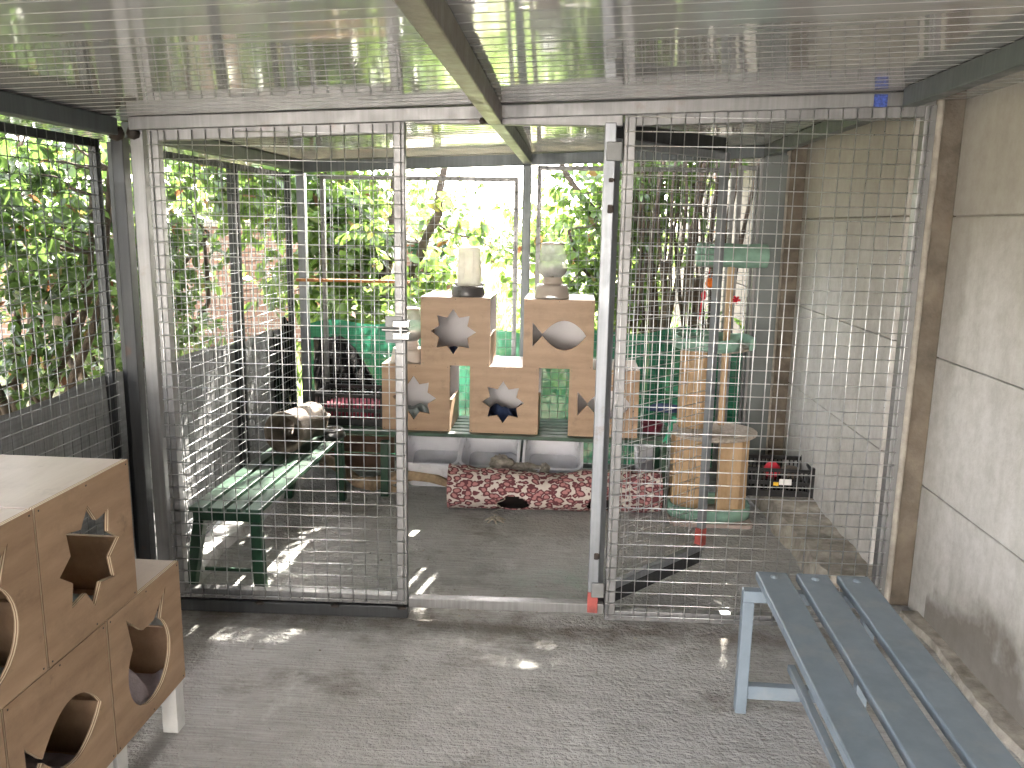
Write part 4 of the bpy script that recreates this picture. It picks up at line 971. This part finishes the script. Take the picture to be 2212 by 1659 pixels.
# tall growth farther out to the left
for x, y, z, lab in ((-6.0, 4.2, 3.0, 'taller tree well behind the hedge on the left'), (-4.6, 7.2, 2.8, 'tree behind the hedge, in front of the brick wall')):
    plant('background_tree', lab, 'tree', (x, y), [((x, y, -.05), (x+.1, y, z*.6), .09, .05, .05)], [(x, y, z, 1.2, 1.2, .9, 260), (x+.6, y-.6, z*.45, .8, .9, .5, 120)], .10, 'leafA', None, 9, 20, .3, .25)
# back left tree with the forked trunk
plant('forked_tree', 'broad leaved tree with forked brown trunk behind the back left mesh', 'tree', (-1.5, 6.5),
      [((-1.50, 6.45, -.05), (-1.50, 6.45, 1.02), .075, .062, .03), ((-1.50, 6.45, 1.0), (-1.66, 6.45, 1.50), .05, .042, .03), ((-1.66, 6.45, 1.49), (-1.86, 6.5, 2.2), .04, .03, .04),
       ((-1.50, 6.45, 1.0), (-1.34, 6.5, 2.1), .045, .028, .05), ((-1.47, 6.45, .95), (-1.17, 6.2, 1.22), .05, .04, .04), ((-1.18, 6.2, 1.21), (-.98, 6.05, 1.60), .036, .03, .04), ((-.98, 6.05, 1.59), (-.95, 6.0, 2.4), .029, .02, .05)],
      [(-1.75, 6.3, 1.35, .55, .5, .45, 330), (-1.55, 6.1, 1.50, .38, .45, .28, 130), (-1.95, 6.6, 2.3, .7, .7, .5, 330), (-1.05, 6.2, 1.0, .28, .35, .25, 80),
       (-2.3, 5.9, 1.9, .35, .4, .6, 160), (-1.6, 6.2, .75, .6, .4, .3, 120), (-.9, 6.0, 1.42, .16, .3, .12, 14)], .105, 'leafB', None, 8, 40, .45, .14, .27)
# tree right of the centre post
plant('leafy_tree', 'dark green leafy tree behind the upper right plywood box', 'tree', (.35, 6.6),
      [((.38, 6.6, -.05), (.30, 6.5, 1.3), .05, .035, .05), ((.30, 6.5, 1.25), (-.20, 6.2, 2.2), .03, .015, .08), ((.30, 6.5, 1.2), (.62, 6.4, 2.4), .03, .016, .08), ((.32, 6.5, .9), (-.05, 6.1, 1.5), .02, .01, .08)],
      [(.26, 6.3, 1.62, .38, .45, .42, 320), (.12, 6.3, 0.95, .40, .4, .32, 200), (.72, 6.7, 2.35, .6, .6, .5, 400), (-.22, 6.0, 1.10, .18, .3, .25, 45), (-.42, 6.3, 1.50, .16, .3, .07, 10), (.8, 7.2, 3.1, .9, .7, .5, 330), (-.1, 6.9, 3.42, .9, .5, .36, 330)],
      .088, 'leafB', None, 8, 45, .45, .13, .26)
# stems on the right
lm = []
for k in range(38):
    x = random.uniform(.38, 1.14); y = random.uniform(5.65, 6.5); lm.append(((x, y, -.05), (x+random.uniform(-.12, .16), y+random.uniform(-.2, .2), random.uniform(2.0, 2.8)), random.uniform(.012, .026), .008, .035))
plant('stem_shrub', 'thicket of thin upright stems with sparse leaves by the pale wall', 'shrub', (.8, 6.4), lm,
      [(.75, 6.4, 1.75, .40, .5, .45, 60), (.75, 6.4, 2.5, .55, .6, .4, 200), (.7, 6.2, 1.0, .35, .4, .4, 30)], .065, 'leafC', None, 8, 40, .4, .12)
# brick wall and ivy pillar in the garden
bwl = thing('brick_wall', 'orange brick garden wall beyond the hedge, back left', 'wall', (-6.2, 8.3, 0), R(4))
MB().box(0, 3.9, 0, .22, -.1, 1.45).obj('brickwork', 'brick', bwl); MB().box(-.03, 3.93, -.03, .25, 1.452, 1.52).obj('coping', 'stone', bwl, .01)
ip = thing('brick_pillar', 'brick gate pillar overgrown with dark ivy behind the charcoal feeder', 'pillar', (-1.62, 9.0, 0))
MB().box(-.21, .21, -.2, .2, -.1, 1.30).obj('brickwork', 'brick', ip); MB().box(-.25, .25, -.24, .24, 1.302, 1.36).obj('cap', 'stone', ip, .01)
tw = np.column_stack([RNG.uniform(-.05, .28, 150), RNG.uniform(-.26, -.2, 150), RNG.uniform(.1, 1.36, 150)])
leaf_mesh('ivy', tw, .075, 'ivy', ip, 7, .5, .42, False, (.04, .12))
def far(x, y, z, r, n, lab, L=.30):
    plant('far_tree', lab, 'tree', (x, y), [((x, y, -.05), (x+.2, y, z*.8), .18, .08, .04)], [(x, y, z, r, r*.8, r*.55, n)], L, 'leafF', 'distant trees beyond the field', 7, 6, .3, .5, .3, False)
for k, (x, y, z, r, lab) in enumerate([(-5.5, 30, 1.2, 3.0, 'hazy distant tree left of the ivy pillar'), (-1.5, 34, .9, 2.6, 'low distant tree right above the frosted feeder'), (2.5, 31, 1.3, 3.0, 'distant tree behind the central back post'), (-10.5, 27, 2.3, 3.4, 'tall distant tree behind the brick wall')]):
    far(x, y, z, r, 420, lab)
pw = thing('pale_wall', 'pale rendered garden wall far behind the left hedge', 'wall', (-9.5, -1, 0), R(90))
MB().box(0, 9.0, 0, .2, -.1, 1.25).obj('render', 'stone', pw)
# grass tufts between cage and field
tw = np.column_stack([RNG.uniform(-6, 3, 2600), RNG.uniform(6.5, 20, 2600), RNG.uniform(.0, .12, 2600)])
g = leaf_mesh('grass', tw, .26, 'leafF', None, 6, -1.2, .06, False, (.05, .2)); g['kind'] = 'stuff'; tag(g, 'long dry and green grass on the sunny ground behind the cage', 'grass')
